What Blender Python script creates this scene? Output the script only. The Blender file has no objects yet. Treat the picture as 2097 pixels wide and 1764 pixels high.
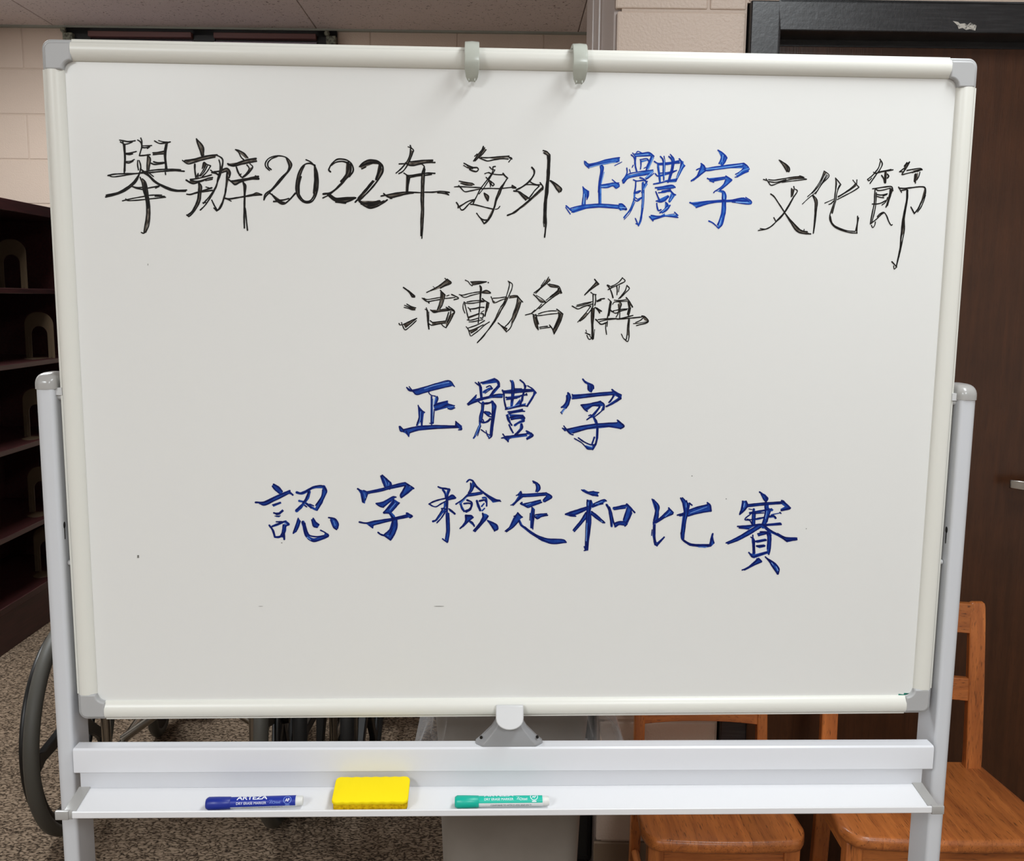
import bpy, bmesh, math, random
from mathutils import Vector, Matrix
from mathutils.geometry import tessellate_polygon
random.seed(7)
scene = bpy.context.scene
COL = scene.collection
PI = math.pi

# ------------------------------------------------------------------ camera, lamps, exposure
CAM_POS = Vector((-0.05619, -1.28697, 1.45))
YAW, PITCH, ROLL, FOCAL = math.radians(-2.3223), math.radians(-7.9148), math.radians(0.5912), 1935.0
IMG_W, IMG_H = 2097, 1764
cy, sy, cp, sp, cr, sr = math.cos(YAW), math.sin(YAW), math.cos(PITCH), math.sin(PITCH), math.cos(ROLL), math.sin(ROLL)
FWD = Vector((-sy*cp, cy*cp, sp)); R0 = Vector((cy, sy, 0)); U0 = R0.cross(FWD)
RIGHT = R0*cr + U0*sr; UP = -R0*sr + U0*cr
cam = bpy.data.cameras.new('camera'); cam_o = bpy.data.objects.new('camera', cam); COL.objects.link(cam_o)
cam_o.matrix_world = Matrix(((RIGHT.x, UP.x, -FWD.x, CAM_POS.x), (RIGHT.y, UP.y, -FWD.y, CAM_POS.y), (RIGHT.z, UP.z, -FWD.z, CAM_POS.z), (0, 0, 0, 1)))
cam.sensor_fit = 'HORIZONTAL'; cam.sensor_width = 36.0; cam.lens = 36.0*FOCAL/IMG_W; cam.clip_start = 0.02
scene.camera = cam_o

def board_point(px, py):           # where a pen stroke seen at this photo pixel lies on the board face (the plane y = 0)
    d = FWD*FOCAL + RIGHT*(px-IMG_W/2) - UP*(py-IMG_H/2)
    t = -CAM_POS.y/d.y
    return CAM_POS.x + d.x*t, CAM_POS.z + d.z*t

world = bpy.data.worlds.new('world'); scene.world = world; world.use_nodes = True
world.node_tree.nodes['Background'].inputs[0].default_value = (0.9, 0.95, 1, 1)
world.node_tree.nodes['Background'].inputs[1].default_value = 0.0
scene.view_settings.view_transform = 'Standard'; scene.view_settings.look = 'None'
scene.view_settings.gamma = 1.0; scene.view_settings.use_curve_mapping = False
scene.view_settings.exposure = 0.0

# the room is turned a little against the board: room coordinates -> world
PIV = Vector((0.25, 0.92, 0))
ROOM = Matrix.Translation(PIV) @ Matrix.Rotation(math.radians(-1.8), 4, 'Z') @ Matrix.Translation(-PIV)
CEIL = 2.68
def lamp(name, x, y, w, h, power, col=(.915, .97, 1.0)):      # recessed fluorescent ceiling fixture
    l = bpy.data.lights.new(name, 'AREA'); l.shape = 'RECTANGLE'; l.size = w; l.size_y = h; l.energy = power; l.color = col
    o = bpy.data.objects.new(name, l); COL.objects.link(o)
    o.matrix_world = ROOM @ Matrix.Translation((x, y, CEIL-0.02))
    return o
lamp('ceiling_lamp_right', 0.80, -0.52, 0.4, 1.0, 22.5)
lamp('ceiling_lamp_left', -1.75, 1.75, 0.6, 1.2, 50)
lamp('ceiling_lamp_rear', 0.90, -2.9, 0.6, 1.2, 57)
lamp('ceiling_lamp_rear_left', -1.5, -2.9, 0.6, 1.2, 72)

# ------------------------------------------------------------------ materials
def lin(c):
    r = []
    for v in c[:3]:
        v /= 255.0
        r.append(v/12.92 if v <= 0.04045 else ((v+0.055)/1.055)**2.4)
    return (r[0], r[1], r[2], 1)
def new_mat(name):
    m = bpy.data.materials.new(name); m.use_nodes = True
    nt = m.node_tree; b = nt.nodes['Principled BSDF']
    return m, nt, b
def node(nt, t, **kw):
    n = nt.nodes.new(t)
    for k, v in kw.items():
        if k.startswith('i_'):
            key = k[2:]
            n.inputs[int(key) if key.isdigit() else key.replace('_', ' ')].default_value = v
        else: setattr(n, k, v)
    return n
def mat(name, col, rough=0.5, metal=0.0, spec=0.5, noise=None, bump=None, coat=0.0, rand=0.0):
    """noise = (scale, other colour, low, high[, stretch]); bump = (scale, strength, distance); rand = tone change from piece to piece"""
    m, nt, b = new_mat(name)
    b.inputs['Base Color'].default_value = lin(col); b.inputs['Roughness'].default_value = rough
    b.inputs['Metallic'].default_value = metal; b.inputs['Specular IOR Level'].default_value = spec
    b.inputs['Coat Weight'].default_value = coat; b.inputs['Coat Roughness'].default_value = 0.1
    tc = node(nt, 'ShaderNodeTexCoord'); L = nt.links.new
    src = None
    if noise:
        mp = node(nt, 'ShaderNodeMapping'); L(tc.outputs['Object'], mp.inputs[0])
        mp.inputs['Scale'].default_value = noise[4] if len(noise) > 4 else (1, 1, 1)
        n = node(nt, 'ShaderNodeTexNoise', i_Scale=noise[0], i_Detail=4.0); L(mp.outputs[0], n.inputs['Vector'])
        r = node(nt, 'ShaderNodeMapRange'); L(n.outputs[0], r.inputs[0])
        r.inputs[1].default_value = noise[2]; r.inputs[2].default_value = noise[3]
        mx = node(nt, 'ShaderNodeMix', data_type='RGBA'); L(r.outputs[0], mx.inputs[0])
        mx.inputs[6].default_value = lin(col); mx.inputs[7].default_value = lin(noise[1]); src = mx.outputs[2]
    if rand:
        oi = node(nt, 'ShaderNodeObjectInfo'); hs = node(nt, 'ShaderNodeHueSaturation')
        r = node(nt, 'ShaderNodeMapRange'); L(oi.outputs['Random'], r.inputs[0]); r.inputs[3].default_value = 1-rand; r.inputs[4].default_value = 1+rand
        L(r.outputs[0], hs.inputs['Value'])
        if src: L(src, hs.inputs['Color'])
        else: hs.inputs['Color'].default_value = lin(col)
        src = hs.outputs[0]
    if src: L(src, b.inputs['Base Color'])
    if bump:
        n = node(nt, 'ShaderNodeTexNoise', i_Scale=bump[0], i_Detail=3.0); L(tc.outputs['Object'], n.inputs['Vector'])
        bp = node(nt, 'ShaderNodeBump', i_Strength=bump[1], i_Distance=bump[2]); L(n.outputs[0], bp.inputs['Height']); L(bp.outputs[0], b.inputs['Normal'])
    return m

M = {}
M['board'] = mat('melamine_white', (228, 228, 225), 0.32, spec=0.45)
M['rail'] = mat('cream_anodised_rail', (224, 223, 215), 0.33, spec=0.5)
M['corner'] = mat('grey_corner_plastic', (172, 172, 172), 0.42)
M['post'] = mat('silver_painted_post', (206, 208, 212), 0.38)
M['bar'] = mat('white_painted_bar', (222, 223, 227), 0.28, spec=0.6)
M['tray'] = mat('white_tray', (230, 230, 232), 0.35)
M['plate'] = mat('tray_back_plate', (206, 207, 211), 0.32)
M['cap'] = mat('grey_cap_plastic', (165, 163, 160), 0.22)
M['clip'] = mat('pale_grey_plastic', (205, 205, 205), 0.35)
M['hook'] = mat('pale_green_grey_plastic', (184, 188, 178), 0.25, spec=0.6)
M['clipbase'] = mat('mid_grey_plastic', (150, 150, 152), 0.35)
M['black'] = mat('black_void', (8, 8, 8), 0.6)
M['block'] = mat('painted_block', (206, 186, 170), 0.42, spec=0.4, bump=(160, 0.35, 0.004), rand=0.02)
M['mortar'] = mat('painted_mortar', (196, 176, 160), 0.5, bump=(160, 0.3, 0.003))
M['wall'] = mat('painted_wall', (208, 202, 196), 0.5)
M['pier'] = mat('glossy_painted_pier', (162, 148, 141), 0.36, bump=(25, 0.1, 0.004))
M['frame'] = mat('black_frame_paint', (34, 34, 36), 0.36, noise=(14, (50, 50, 52), 0.45, 0.75, (1, 1, 14)), bump=(120, 0.15, 0.002))
M['chip'] = mat('chipped_paint', (190, 185, 176), 0.7, noise=(120, (90, 88, 84), 0.5, 0.6))
M['steel'] = mat('satin_steel', (170, 166, 160), 0.3, metal=1.0)
M['chrome'] = mat('worn_chrome', (176, 172, 164), 0.28, metal=1.0)
M['mahog'] = mat('dark_mahogany', (58, 25, 24), 0.4, noise=(9, (38, 15, 15), 0.35, 0.7, (14, 1, 14)))
M['bookend'] = mat('tan_steel', (78, 63, 47), 0.4)
M['basebd'] = mat('brown_vinyl_base', (128, 108, 88), 0.5)
M['black_plastic'] = mat('black_plastic', (16, 16, 16), 0.35)
M['tyre'] = mat('grey_tyre', (74, 72, 66), 0.55)
M['dark_tyre'] = mat('black_tyre', (24, 24, 24), 0.6)
M['vinyl'] = mat('black_vinyl', (14, 14, 15), 0.5)
M['bin'] = mat('grey_bin_plastic', (128, 121, 113), 0.5, noise=(6, (112, 104, 96), 0.4, 0.7))
M['yellow'] = mat('yellow_foam', (252, 226, 22), 0.85, spec=0.15)
M['felt'] = mat('yellow_felt', (226, 186, 20), 0.95, noise=(300, (190, 150, 10), 0.4, 0.65), spec=0.1)
M['darkfelt'] = mat('dark_felt', (30, 28, 20), 0.95)
M['mblue'] = mat('blue_marker', (22, 42, 140), 0.35)
M['mblue2'] = mat('blue_label', (20, 44, 150), 0.35)
M['mgreen'] = mat('teal_marker', (0, 176, 154), 0.35)
M['mgreen2'] = mat('teal_label', (0, 186, 162), 0.35)
M['mwhite'] = mat('white_label', (226, 228, 228), 0.4)
M['mgrey'] = mat('translucent_white_plug', (222, 222, 218), 0.4)
M['twhite'] = mat('white_print', (240, 242, 250), 0.5)
M['tdark'] = mat('grey_print', (40, 70, 90), 0.5)
M['tlight'] = mat('pale_blue_print', (120, 150, 225), 0.5)
M['headrail'] = mat('maroon_headrail', (96, 60, 56), 0.5)
M['slat'] = mat('lilac_slat', (190, 176, 190), 0.5)
M['winframe'] = mat('black_window_frame', (10, 10, 11), 0.5)
M['bracket'] = mat('grey_bracket', (120, 120, 104), 0.5, noise=(90, (70, 70, 60), 0.45, 0.6))
M['bracedark'] = mat('dark_scratch', (110, 108, 102), 0.6)
M['ink_green'] = mat('green_ink', (0, 120, 100), 0.4)

def ink(name, a, b_, scale, lo, hi):
    return mat(name, a, 0.5, spec=0.15, noise=(scale, b_, lo, hi))
INK = {'K': (ink('black_ink_thin', (60, 52, 44), (126, 118, 108), 120, 0.4, 0.68), ink('black_ink', (10, 8, 7), (30, 25, 21), 90, 0.4, 0.7),
             ink('black_ink_streak', (150, 145, 136), (110, 104, 96), 90, 0.4, 0.6)),
       'B': (ink('blue_ink_thin', (26, 84, 182), (70, 132, 214), 110, 0.4, 0.72), ink('blue_ink', (4, 38, 140), (12, 62, 166), 90, 0.35, 0.65),
             ink('blue_ink_streak', (132, 180, 240), (96, 152, 228), 90, 0.4, 0.6)),
       'D': (ink('navy_ink_thin', (14, 50, 134), (34, 78, 164), 110, 0.4, 0.72), ink('navy_ink', (3, 12, 78), (8, 32, 112), 90, 0.35, 0.65),
             ink('navy_ink_streak', (120, 160, 226), (84, 128, 204), 90, 0.4, 0.6))}

def wood(name, a, b_, c, seed=0.0, along='Y'):
    m, nt, bs = new_mat(name); L = nt.links.new
    tc = node(nt, 'ShaderNodeTexCoord'); oi = node(nt, 'ShaderNodeObjectInfo')
    add = node(nt, 'ShaderNodeVectorMath', operation='ADD'); L(tc.outputs['Object'], add.inputs[0])
    mul = node(nt, 'ShaderNodeMath', operation='MULTIPLY'); L(oi.outputs['Random'], mul.inputs[0]); mul.inputs[1].default_value = 11.0
    L(mul.outputs[0], add.inputs[1])
    mp = node(nt, 'ShaderNodeMapping'); L(add.outputs[0], mp.inputs[0])
    mp.inputs['Scale'].default_value = {'Y': (1, .07, 1), 'Z': (1, 1, .07), 'X': (.07, 1, 1)}[along]
    n1 = node(nt, 'ShaderNodeTexNoise', i_Scale=55.0, i_Detail=5.0, i_Distortion=0.6); L(mp.outputs[0], n1.inputs['Vector'])
    n2 = node(nt, 'ShaderNodeTexNoise', i_Scale=420.0, i_Detail=2.0); L(mp.outputs[0], n2.inputs['Vector'])
    n3 = node(nt, 'ShaderNodeTexNoise', i_Scale=9.0, i_Detail=2.0); L(tc.outputs['Object'], n3.inputs['Vector'])
    r1 = node(nt, 'ShaderNodeMapRange'); L(n1.outputs[0], r1.inputs[0]); r1.inputs[1].default_value = .35; r1.inputs[2].default_value = .68
    m1 = node(nt, 'ShaderNodeMix', data_type='RGBA'); L(r1.outputs[0], m1.inputs[0]); m1.inputs[6].default_value = lin(a); m1.inputs[7].default_value = lin(b_)
    r2 = node(nt, 'ShaderNodeMapRange'); L(n2.outputs[0], r2.inputs[0]); r2.inputs[1].default_value = .58; r2.inputs[2].default_value = .74
    m2 = node(nt, 'ShaderNodeMix', data_type='RGBA'); L(r2.outputs[0], m2.inputs[0]); L(m1.outputs[2], m2.inputs[6]); m2.inputs[7].default_value = lin(c)
    hs = node(nt, 'ShaderNodeHueSaturation'); r3 = node(nt, 'ShaderNodeMapRange'); L(oi.outputs['Random'], r3.inputs[0]); r3.inputs[3].default_value = .8; r3.inputs[4].default_value = 1.14
    r4 = node(nt, 'ShaderNodeMapRange'); L(n3.outputs[0], r4.inputs[0]); r4.inputs[1].default_value = .3; r4.inputs[2].default_value = .7; r4.inputs[3].default_value = .86; r4.inputs[4].default_value = 1.08
    mm = node(nt, 'ShaderNodeMath', operation='MULTIPLY'); L(r3.outputs[0], mm.inputs[0]); L(r4.outputs[0], mm.inputs[1]); L(mm.outputs[0], hs.inputs['Value'])
    L(m2.outputs[2], hs.inputs['Color']); L(hs.outputs[0], bs.inputs['Base Color'])
    bs.inputs['Roughness'].default_value = .34; bs.inputs['Coat Weight'].default_value = .25; bs.inputs['Coat Roughness'].default_value = .2
    bp = node(nt, 'ShaderNodeBump', i_Strength=.12, i_Distance=.002); L(n2.outputs[0], bp.inputs['Height']); L(bp.outputs[0], bs.inputs['Normal'])
    return m
OAK = dict(a=(202, 120, 60), b_=(164, 92, 46), c=(106, 60, 32))
M['oak_y'] = wood('oak_along_depth', along='Y', **OAK); M['oak_z'] = wood('oak_upright', along='Z', **OAK); M['oak_x'] = wood('oak_crosswise', along='X', **OAK)
M['door'] = wood('dark_walnut_door', (78, 45, 25), (66, 38, 21), (62, 35, 20), along='Z')
M['door'].node_tree.nodes['Principled BSDF'].inputs['Coat Weight'].default_value = 0.1

def carpet_mat():
    m, nt, b = new_mat('loop_carpet'); L = nt.links.new
    tc = node(nt, 'ShaderNodeTexCoord'); mp = node(nt, 'ShaderNodeMapping'); L(tc.outputs['Object'], mp.inputs[0]); mp.inputs['Scale'].default_value = (0.72, 1.15, 1)
    n = node(nt, 'ShaderNodeTexNoise', i_Scale=78.0, i_Detail=1.5, i_Distortion=.5); L(mp.outputs[0], n.inputs['Vector'])
    n2 = node(nt, 'ShaderNodeTexNoise', i_Scale=150.0, i_Detail=1.0); L(mp.outputs[0], n2.inputs['Vector'])
    sb = node(nt, 'ShaderNodeMath', operation='SUBTRACT'); L(n.outputs[0], sb.inputs[0]); sb.inputs[1].default_value = .5
    ab = node(nt, 'ShaderNodeMath', operation='ABSOLUTE'); L(sb.outputs[0], ab.inputs[0])
    mm = node(nt, 'ShaderNodeMath', operation='MULTIPLY_ADD'); L(n2.outputs[0], mm.inputs[0]); mm.inputs[1].default_value = .24; L(ab.outputs[0], mm.inputs[2])
    cr_ = node(nt, 'ShaderNodeValToRGB'); L(mm.outputs[0], cr_.inputs[0])
    e = cr_.color_ramp.elements; e[0].position = .125; e[0].color = lin((54, 45, 37)); e[1].position = .26; e[1].color = lin((146, 127, 108))
    x = cr_.color_ramp.elements.new(.165); x.color = lin((104, 88, 73))
    L(cr_.outputs[0], b.inputs['Base Color']); b.inputs['Roughness'].default_value = 1.0; b.inputs['Specular IOR Level'].default_value = 0.1
    bp = node(nt, 'ShaderNodeBump', i_Strength=.8, i_Distance=.006); L(mm.outputs[0], bp.inputs['Height']); L(bp.outputs[0], b.inputs['Normal'])
    return m
M['carpet'] = carpet_mat()
def ceil_mat():
    m, nt, b = new_mat('acoustic_tile'); L = nt.links.new
    tc = node(nt, 'ShaderNodeTexCoord'); n = node(nt, 'ShaderNodeTexNoise', i_Scale=75.0, i_Detail=2.0, i_Distortion=1.2); L(tc.outputs['Object'], n.inputs['Vector'])
    cr_ = node(nt, 'ShaderNodeValToRGB'); L(n.outputs[0], cr_.inputs[0]); e = cr_.color_ramp.elements
    e[0].position = .30; e[0].color = lin((128, 112, 106)); e[1].position = .38; e[1].color = lin((214, 200, 194))
    L(cr_.outputs[0], b.inputs['Base Color']); b.inputs['Roughness'].default_value = .9
    bp = node(nt, 'ShaderNodeBump', i_Strength=.5, i_Distance=.003); L(n.outputs[0], bp.inputs['Height']); L(bp.outputs[0], b.inputs['Normal'])
    return m
M['ceil'] = ceil_mat()
def liner_mat():
    m, nt, b = new_mat('clear_liner'); L = nt.links.new; out = nt.nodes['Material Output']
    b.inputs['Base Color'].default_value = (.75, .75, .76, 1); b.inputs['Roughness'].default_value = .18; b.inputs['Specular IOR Level'].default_value = .8
    tr = node(nt, 'ShaderNodeBsdfTransparent'); mx = node(nt, 'ShaderNodeMixShader'); lw = node(nt, 'ShaderNodeLayerWeight', i_Blend=.35)
    r = node(nt, 'ShaderNodeMapRange'); L(lw.outputs['Facing'], r.inputs[0]); r.inputs[3].default_value = .10; r.inputs[4].default_value = .7
    L(r.outputs[0], mx.inputs[0]); L(tr.outputs[0], mx.inputs[1]); L(b.outputs[0], mx.inputs[2]); L(mx.outputs[0], out.inputs[0])
    return m
M['liner'] = liner_mat()

# ------------------------------------------------------------------ mesh helpers
class G:
    """collects simple shapes; build() links them as ONE mesh object"""
    def __init__(s): s.v, s.f, s.m = [], [], []
    def add(s, vs, fs, mi=0):
        o = len(s.v); s.v += [tuple(p) for p in vs]
        for f in fs: s.f.append([o+i for i in f]); s.m.append(mi)
        return s
    def box(s, x0, x1, y0, y1, z0, z1, mi=0):
        return s.add([(x, y, z) for z in (z0, z1) for y in (y0, y1) for x in (x0, x1)],
                     [(0, 2, 3, 1), (4, 5, 7, 6), (0, 1, 5, 4), (2, 6, 7, 3), (0, 4, 6, 2), (1, 3, 7, 5)], mi)
    def prism(s, poly, axis, a0, a1, mi=0):      # poly: 2-D outline in the two other axes (kept in x, y, z order)
        def P(p, a): return (a, p[0], p[1]) if axis == 'x' else ((p[0], a, p[1]) if axis == 'y' else (p[0], p[1], a))
        n = len(poly); vs = [P(p, a0) for p in poly]+[P(p, a1) for p in poly]
        return s.add(vs, [tuple(range(n-1, -1, -1)), tuple(range(n, 2*n))]+[(i, (i+1) % n, n+(i+1) % n, n+i) for i in range(n)], mi)
    def rings(s, rings, closed=True, caps=True, mi=0):
        n = len(rings[0]); vs = [p for r in rings for p in r]; fs = []
        for k in range(len(rings)-1):
            for i in range(n if closed else n-1):
                j = (i+1) % n; fs.append((k*n+i, k*n+j, (k+1)*n+j, (k+1)*n+i))
        if caps and closed: fs += [tuple(range(n-1, -1, -1)), tuple((len(rings)-1)*n+i for i in range(n))]
        return s.add(vs, fs, mi)
    def tube(s, pts, r, n=10, mi=0, caps=True, sx=1.0):
        pts = [Vector(p) for p in pts]; rs = r if isinstance(r, (list, tuple)) else [r]*len(pts); out = []; up = None
        for k, p in enumerate(pts):
            t = (pts[min(k+1, len(pts)-1)]-pts[max(k-1, 0)]).normalized()
            if up is None: up = Vector((0, 0, 1)) if abs(t.z) < .9 else Vector((0, 1, 0))
            a = t.cross(up).normalized(); b = a.cross(t).normalized(); up = b
            out.append([tuple(p+a*math.cos(2*PI*i/n)*rs[k]*sx+b*math.sin(2*PI*i/n)*rs[k]) for i in range(n)])
        return s.rings(out, caps=caps, mi=mi)
    def lathe(s, prof, c=(0, 0, 0), axis='z', n=20, mi=0):
        out = []
        for r, h in prof:
            ring = []
            for i in range(n):
                a = 2*PI*i/n; u, w = r*math.cos(a), r*math.sin(a)
                p = (u, w, h) if axis == 'z' else ((h, u, w) if axis == 'x' else (u, h, w))
                ring.append((p[0]+c[0], p[1]+c[1], p[2]+c[2]))
            out.append(ring)
        return s.rings(out, mi=mi)
    def torus(s, R, r, c=(0, 0, 0), axis='x', n=40, k=10, mi=0, sx=1.0):
        out = []
        for i in range(n+1):
            a = 2*PI*i/n; ring = []
            for j in range(k):
                b = 2*PI*j/k; q = R+r*math.cos(b); h = r*math.sin(b)*sx; u, w = q*math.cos(a), q*math.sin(a)
                p = (h, u, w) if axis == 'x' else ((u, h, w) if axis == 'y' else (u, w, h))
                ring.append((p[0]+c[0], p[1]+c[1], p[2]+c[2]))
            out.append(ring)
        return s.rings(out, caps=False, mi=mi)
    def shift(s, fn): s.v = [tuple(fn(*p)) for p in s.v]; return s
    def mesh(s, name, mats, smooth=30, weld=True):
        me = bpy.data.meshes.new(name); me.from_pydata(s.v, [], s.f)
        for mm in (mats if isinstance(mats, (list, tuple)) else [mats]): me.materials.append(mm)
        me.polygons.foreach_set('material_index', s.m)
        bm = bmesh.new(); bm.from_mesh(me)
        if weld: bmesh.ops.remove_doubles(bm, verts=bm.verts, dist=1e-6)
        bmesh.ops.recalc_face_normals(bm, faces=bm.faces); bm.to_mesh(me); bm.free()
        if smooth:
            me.polygons.foreach_set('use_smooth', [True]*len(me.polygons)); me.set_sharp_from_angle(angle=math.radians(smooth))
        return me
    def build(s, name, mats, parent=None, smooth=30, bevel=None, weld=True):
        o = bpy.data.objects.new(name, s.mesh(name, mats, smooth, weld)); COL.objects.link(o)
        if parent: o.parent = parent
        if bevel:
            b = o.modifiers.new('bevel', 'BEVEL'); b.width = bevel[0]; b.segments = bevel[1]; b.limit_method = 'ANGLE'; b.angle_limit = math.radians(40); b.harden_normals = False
        return o
def thing(name, label, cat, loc=(0, 0, 0), rotz=0.0, group=None, room=True):
    o = bpy.data.objects.new(name, None); COL.objects.link(o); o.empty_display_size = .05
    mt = Matrix.Translation(loc) @ Matrix.Rotation(rotz, 4, 'Z')
    o.matrix_world = ROOM @ mt if room else mt
    o['label'] = label; o['category'] = cat
    if group: o['group'] = group
    return o
def struct(o, label=None):
    o['kind'] = 'structure'
    if label: o['label'] = label
    return o
def place(o):                      # top-level setting object built in room coordinates
    o.matrix_world = ROOM; return o
def arc(cx, cz, r, a0, a1, n):
    return [(cx+r*math.cos(math.radians(a0+(a1-a0)*i/n)), cz+r*math.sin(math.radians(a0+(a1-a0)*i/n))) for i in range(n+1)]
def rrect(x0, x1, z0, z1, r, n=5):
    return arc(x1-r, z1-r, r, 0, 90, n)+arc(x0+r, z1-r, r, 90, 180, n)+arc(x0+r, z0+r, r, 180, 270, n)+arc(x1-r, z0+r, r, 270, 360, n)

# ------------------------------------------------------------------ the room
XL, XR, YF, YB, YD = -2.42, 3.0, -4.5, 3.27, 0.855       # left / right / front (behind the viewer) / back wall, and the wall with the door
DX0, DX1, DZ = 0.600, 1.515, 2.030                       # door opening
place(struct(G().box(XL-.1, XR+.1, YF-.1, YB+.1, -.06, 0).build('floor', M['carpet'], smooth=0)))
ceiling = place(struct(G().box(XL-.1, XR+.1, YF-.1, YB+.1, CEIL+.004, CEIL+.06).build('ceiling', M['ceil'], smooth=0)))
for nm, b in (('wall_left', (XL-.08, XL, YF, YB, 0, CEIL)), ('wall_right', (XR, XR+.08, YF, YB, 0, CEIL)), ('wall_front', (XL, XR, YF-.08, YF, 0, CEIL))):
    place(struct(G().box(*b).build(nm, M['wall'], smooth=0)))
# ceiling tiles over the part in view
_tiles = {}
for i, x in enumerate((-3.26, -2.06, -0.86, 0.34)):
    for k in range(4):
        x0, x1 = max(x, XL), min(x+1.2, .9); y1 = YB-.6*k; y0 = y1-.6; key = round(x1-x0, 3)
        if key not in _tiles: _tiles[key] = G().box(.0022, x1-x0-.0022, .0022, .5978, CEIL-.012, CEIL+.005).mesh('ceiling_tile', M['ceil'], 0)
        o = bpy.data.objects.new('ceiling_tile', _tiles[key]); COL.objects.link(o); o.parent = ceiling; o.location = (x0, y0, 0)
        bv = o.modifiers.new('bevel', 'BEVEL'); bv.width = .0018; bv.segments = 1
place(struct(G().box(XL, .9, YB-.022, YB, CEIL-.020, CEIL-.012).build('trim_1', mat('grey_wall_angle', (150, 152, 142), .5), smooth=0)))

_blocks = {}
def lay_blocks(parent, x0, x1, z_ref, z0, z1, phase, y, skip=None, flip=0):
    """courses of painted concrete block, each its own piece, joints recessed"""
    C = .2033; k0 = math.floor((z0-z_ref)/C)
    for k in range(k0, 40):
        a = z_ref+k*C; b = a+C
        if a >= z1: break
        a, b = max(a, z0), min(b, z1)
        if b-a < .02: continue
        off = phase+(.2 if (k+flip) % 2 else 0.0)
        n0 = math.floor((x0-off)/.4)
        for n in range(n0, 60):
            p, q = off+.4*n, off+.4*(n+1)
            if p >= x1: break
            p, q = max(p, x0), min(q, x1)
            if q-p < .03 or (skip and skip(p, q, a, b)): continue
            key = (round(q-p, 3), round(b-a, 3))
            if key not in _blocks:
                w, h = key; _blocks[key] = G().box(.0028, w-.0028, 0, .02, .0028, h-.0028).mesh('block', M['block'], 0)
            o = bpy.data.objects.new('block', _blocks[key]); COL.objects.link(o); o.parent = parent; o.location = (p, y, a)
            bv = o.modifiers.new('bevel', 'BEVEL'); bv.width = .003; bv.segments = 2
Z_REF = 2.074
wb = place(struct(G().box(XL, .9, YB+.0028, YB+.08, 0, CEIL).build('wall_back', M['mortar'], smooth=0)))
WX0, WX1, WZ0, WZ1 = -2.005, -.768, 1.25, 2.668
lay_blocks(wb, XL, WX0, Z_REF, 1.25, CEIL-.012, -2.215, YB)
lay_blocks(wb, WX1, .9, Z_REF, 1.25, CEIL-.012, -2.215, YB)
lay_blocks(wb, XL, .9, Z_REF, 0, 1.25, -2.215, YB)
place(struct(G().box(.82, .9, 1.6, YB, 0, CEIL).build('wall_recess', M['wall'], smooth=0)))
# wall with the door; its end is a painted pier
wd = G(); wd.box(.262, DX0-.066, YD+.003, 1.6, 0, CEIL); wd.box(DX0-.066, DX1+.066, YD+.003, 1.6, DZ+.062, CEIL); wd.box(DX1+.066, XR, YD+.003, 1.6, 0, CEIL)
wdo = place(struct(wd.build('wall_door', M['mortar'], smooth=0)))
lay_blocks(wdo, .246, DX0-.066, Z_REF, .137, CEIL, .05, YD, flip=0)
lay_blocks(wdo, DX0-.066, DX1+.066, Z_REF, DZ+.062, CEIL, .05, YD, flip=0)
lay_blocks(wdo, DX1+.066, XR, Z_REF, .137, CEIL, .05, YD, flip=0)
pier = G(); pr = arc(.262, YD+.14, .016, 180, 270, 4)
pier.prism([(.246, YD+.012), (.262, YD+.012), (.262, 1.6), (.246, 1.6)], 'z', 0, CEIL)
pier.prism(arc(.252, YD+.30, .014, 90, 270, 8), 'z', .0, CEIL); pier.prism(arc(.252, YD+.50, .012, 90, 270, 8), 'z', .0, CEIL)
place(struct(pier.build('trim_2', M['pier'], smooth=40)))
place(struct(G().box(.243, DX0-.066, YD-.006, YD+.004, 0, .137).build('baseboard_door', M['basebd'], bevel=(.002, 2))))
# door
d1 = bpy.data.objects.new('door_1', None); COL.objects.link(d1); d1.matrix_world = ROOM; struct(d1, 'dark brown flush door in a black frame behind the chairs')
g = G(); W_ = .062
g.box(DX0-W_, DX0, YD-.018, YD+.10, 0, DZ+W_).box(DX1, DX1+W_, YD-.018, YD+.10, 0, DZ+W_).box(DX0, DX1, YD-.018, YD+.10, DZ, DZ+W_)
fr = g.build('door_frame', M['frame'], d1, bevel=(.003, 2))
g = G().box(DX0, DX0+.014, YD+.052, YD+.10, 0, DZ).box(DX1-.014, DX1, YD+.052, YD+.10, 0, DZ).box(DX0, DX1, YD+.052, YD+.10, DZ-.014, DZ)
g.build('door_stop', M['frame'], d1)
G().box(DX0+.003, DX1-.003, YD+.055, YD+.098, .006, DZ-.004).build('door_leaf', M['door'], d1, bevel=(.002, 2))
g = G(); hz = 1.030; yl = YD+.055
g.lathe([(.0, 0), (.027, 0), (.027, -.006), (.022, -.010), (.011, -.010), (.011, -.055), (0, -.055)], (1.335, yl, hz), 'y', 24)
hd = g.build('door_handle', M['steel'], d1)
pts = [(1.34, yl-.050, hz), (1.30, yl-.052, hz), (1.26, yl-.050, hz), (1.225, yl-.046, hz+.001), (1.203, yl-.034, hz+.002)]
out = []
for k, p in enumerate(pts):
    h = (.010, .011, .011, .011, .010)[k]; t = (.007, .006, .005, .004, .003)[k]
    out.append([(p[0], p[1]-t, p[2]-h), (p[0], p[1]+t, p[2]-h), (p[0], p[1]+t, p[2]+h), (p[0], p[1]-t, p[2]+h)])
G().rings(out).build('lever', M['steel'], d1 if False else hd, bevel=(.002, 2))
chip = [(.974, 2.052), (.985, 2.0505), (.990, 2.0465), (1.000, 2.0475), (1.006, 2.044), (1.012, 2.049), (1.026, 2.0435), (1.024, 2.033), (1.012, 2.036), (1.004, 2.034), (.996, 2.038), (.988, 2.036), (.984, 2.044)]
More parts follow.
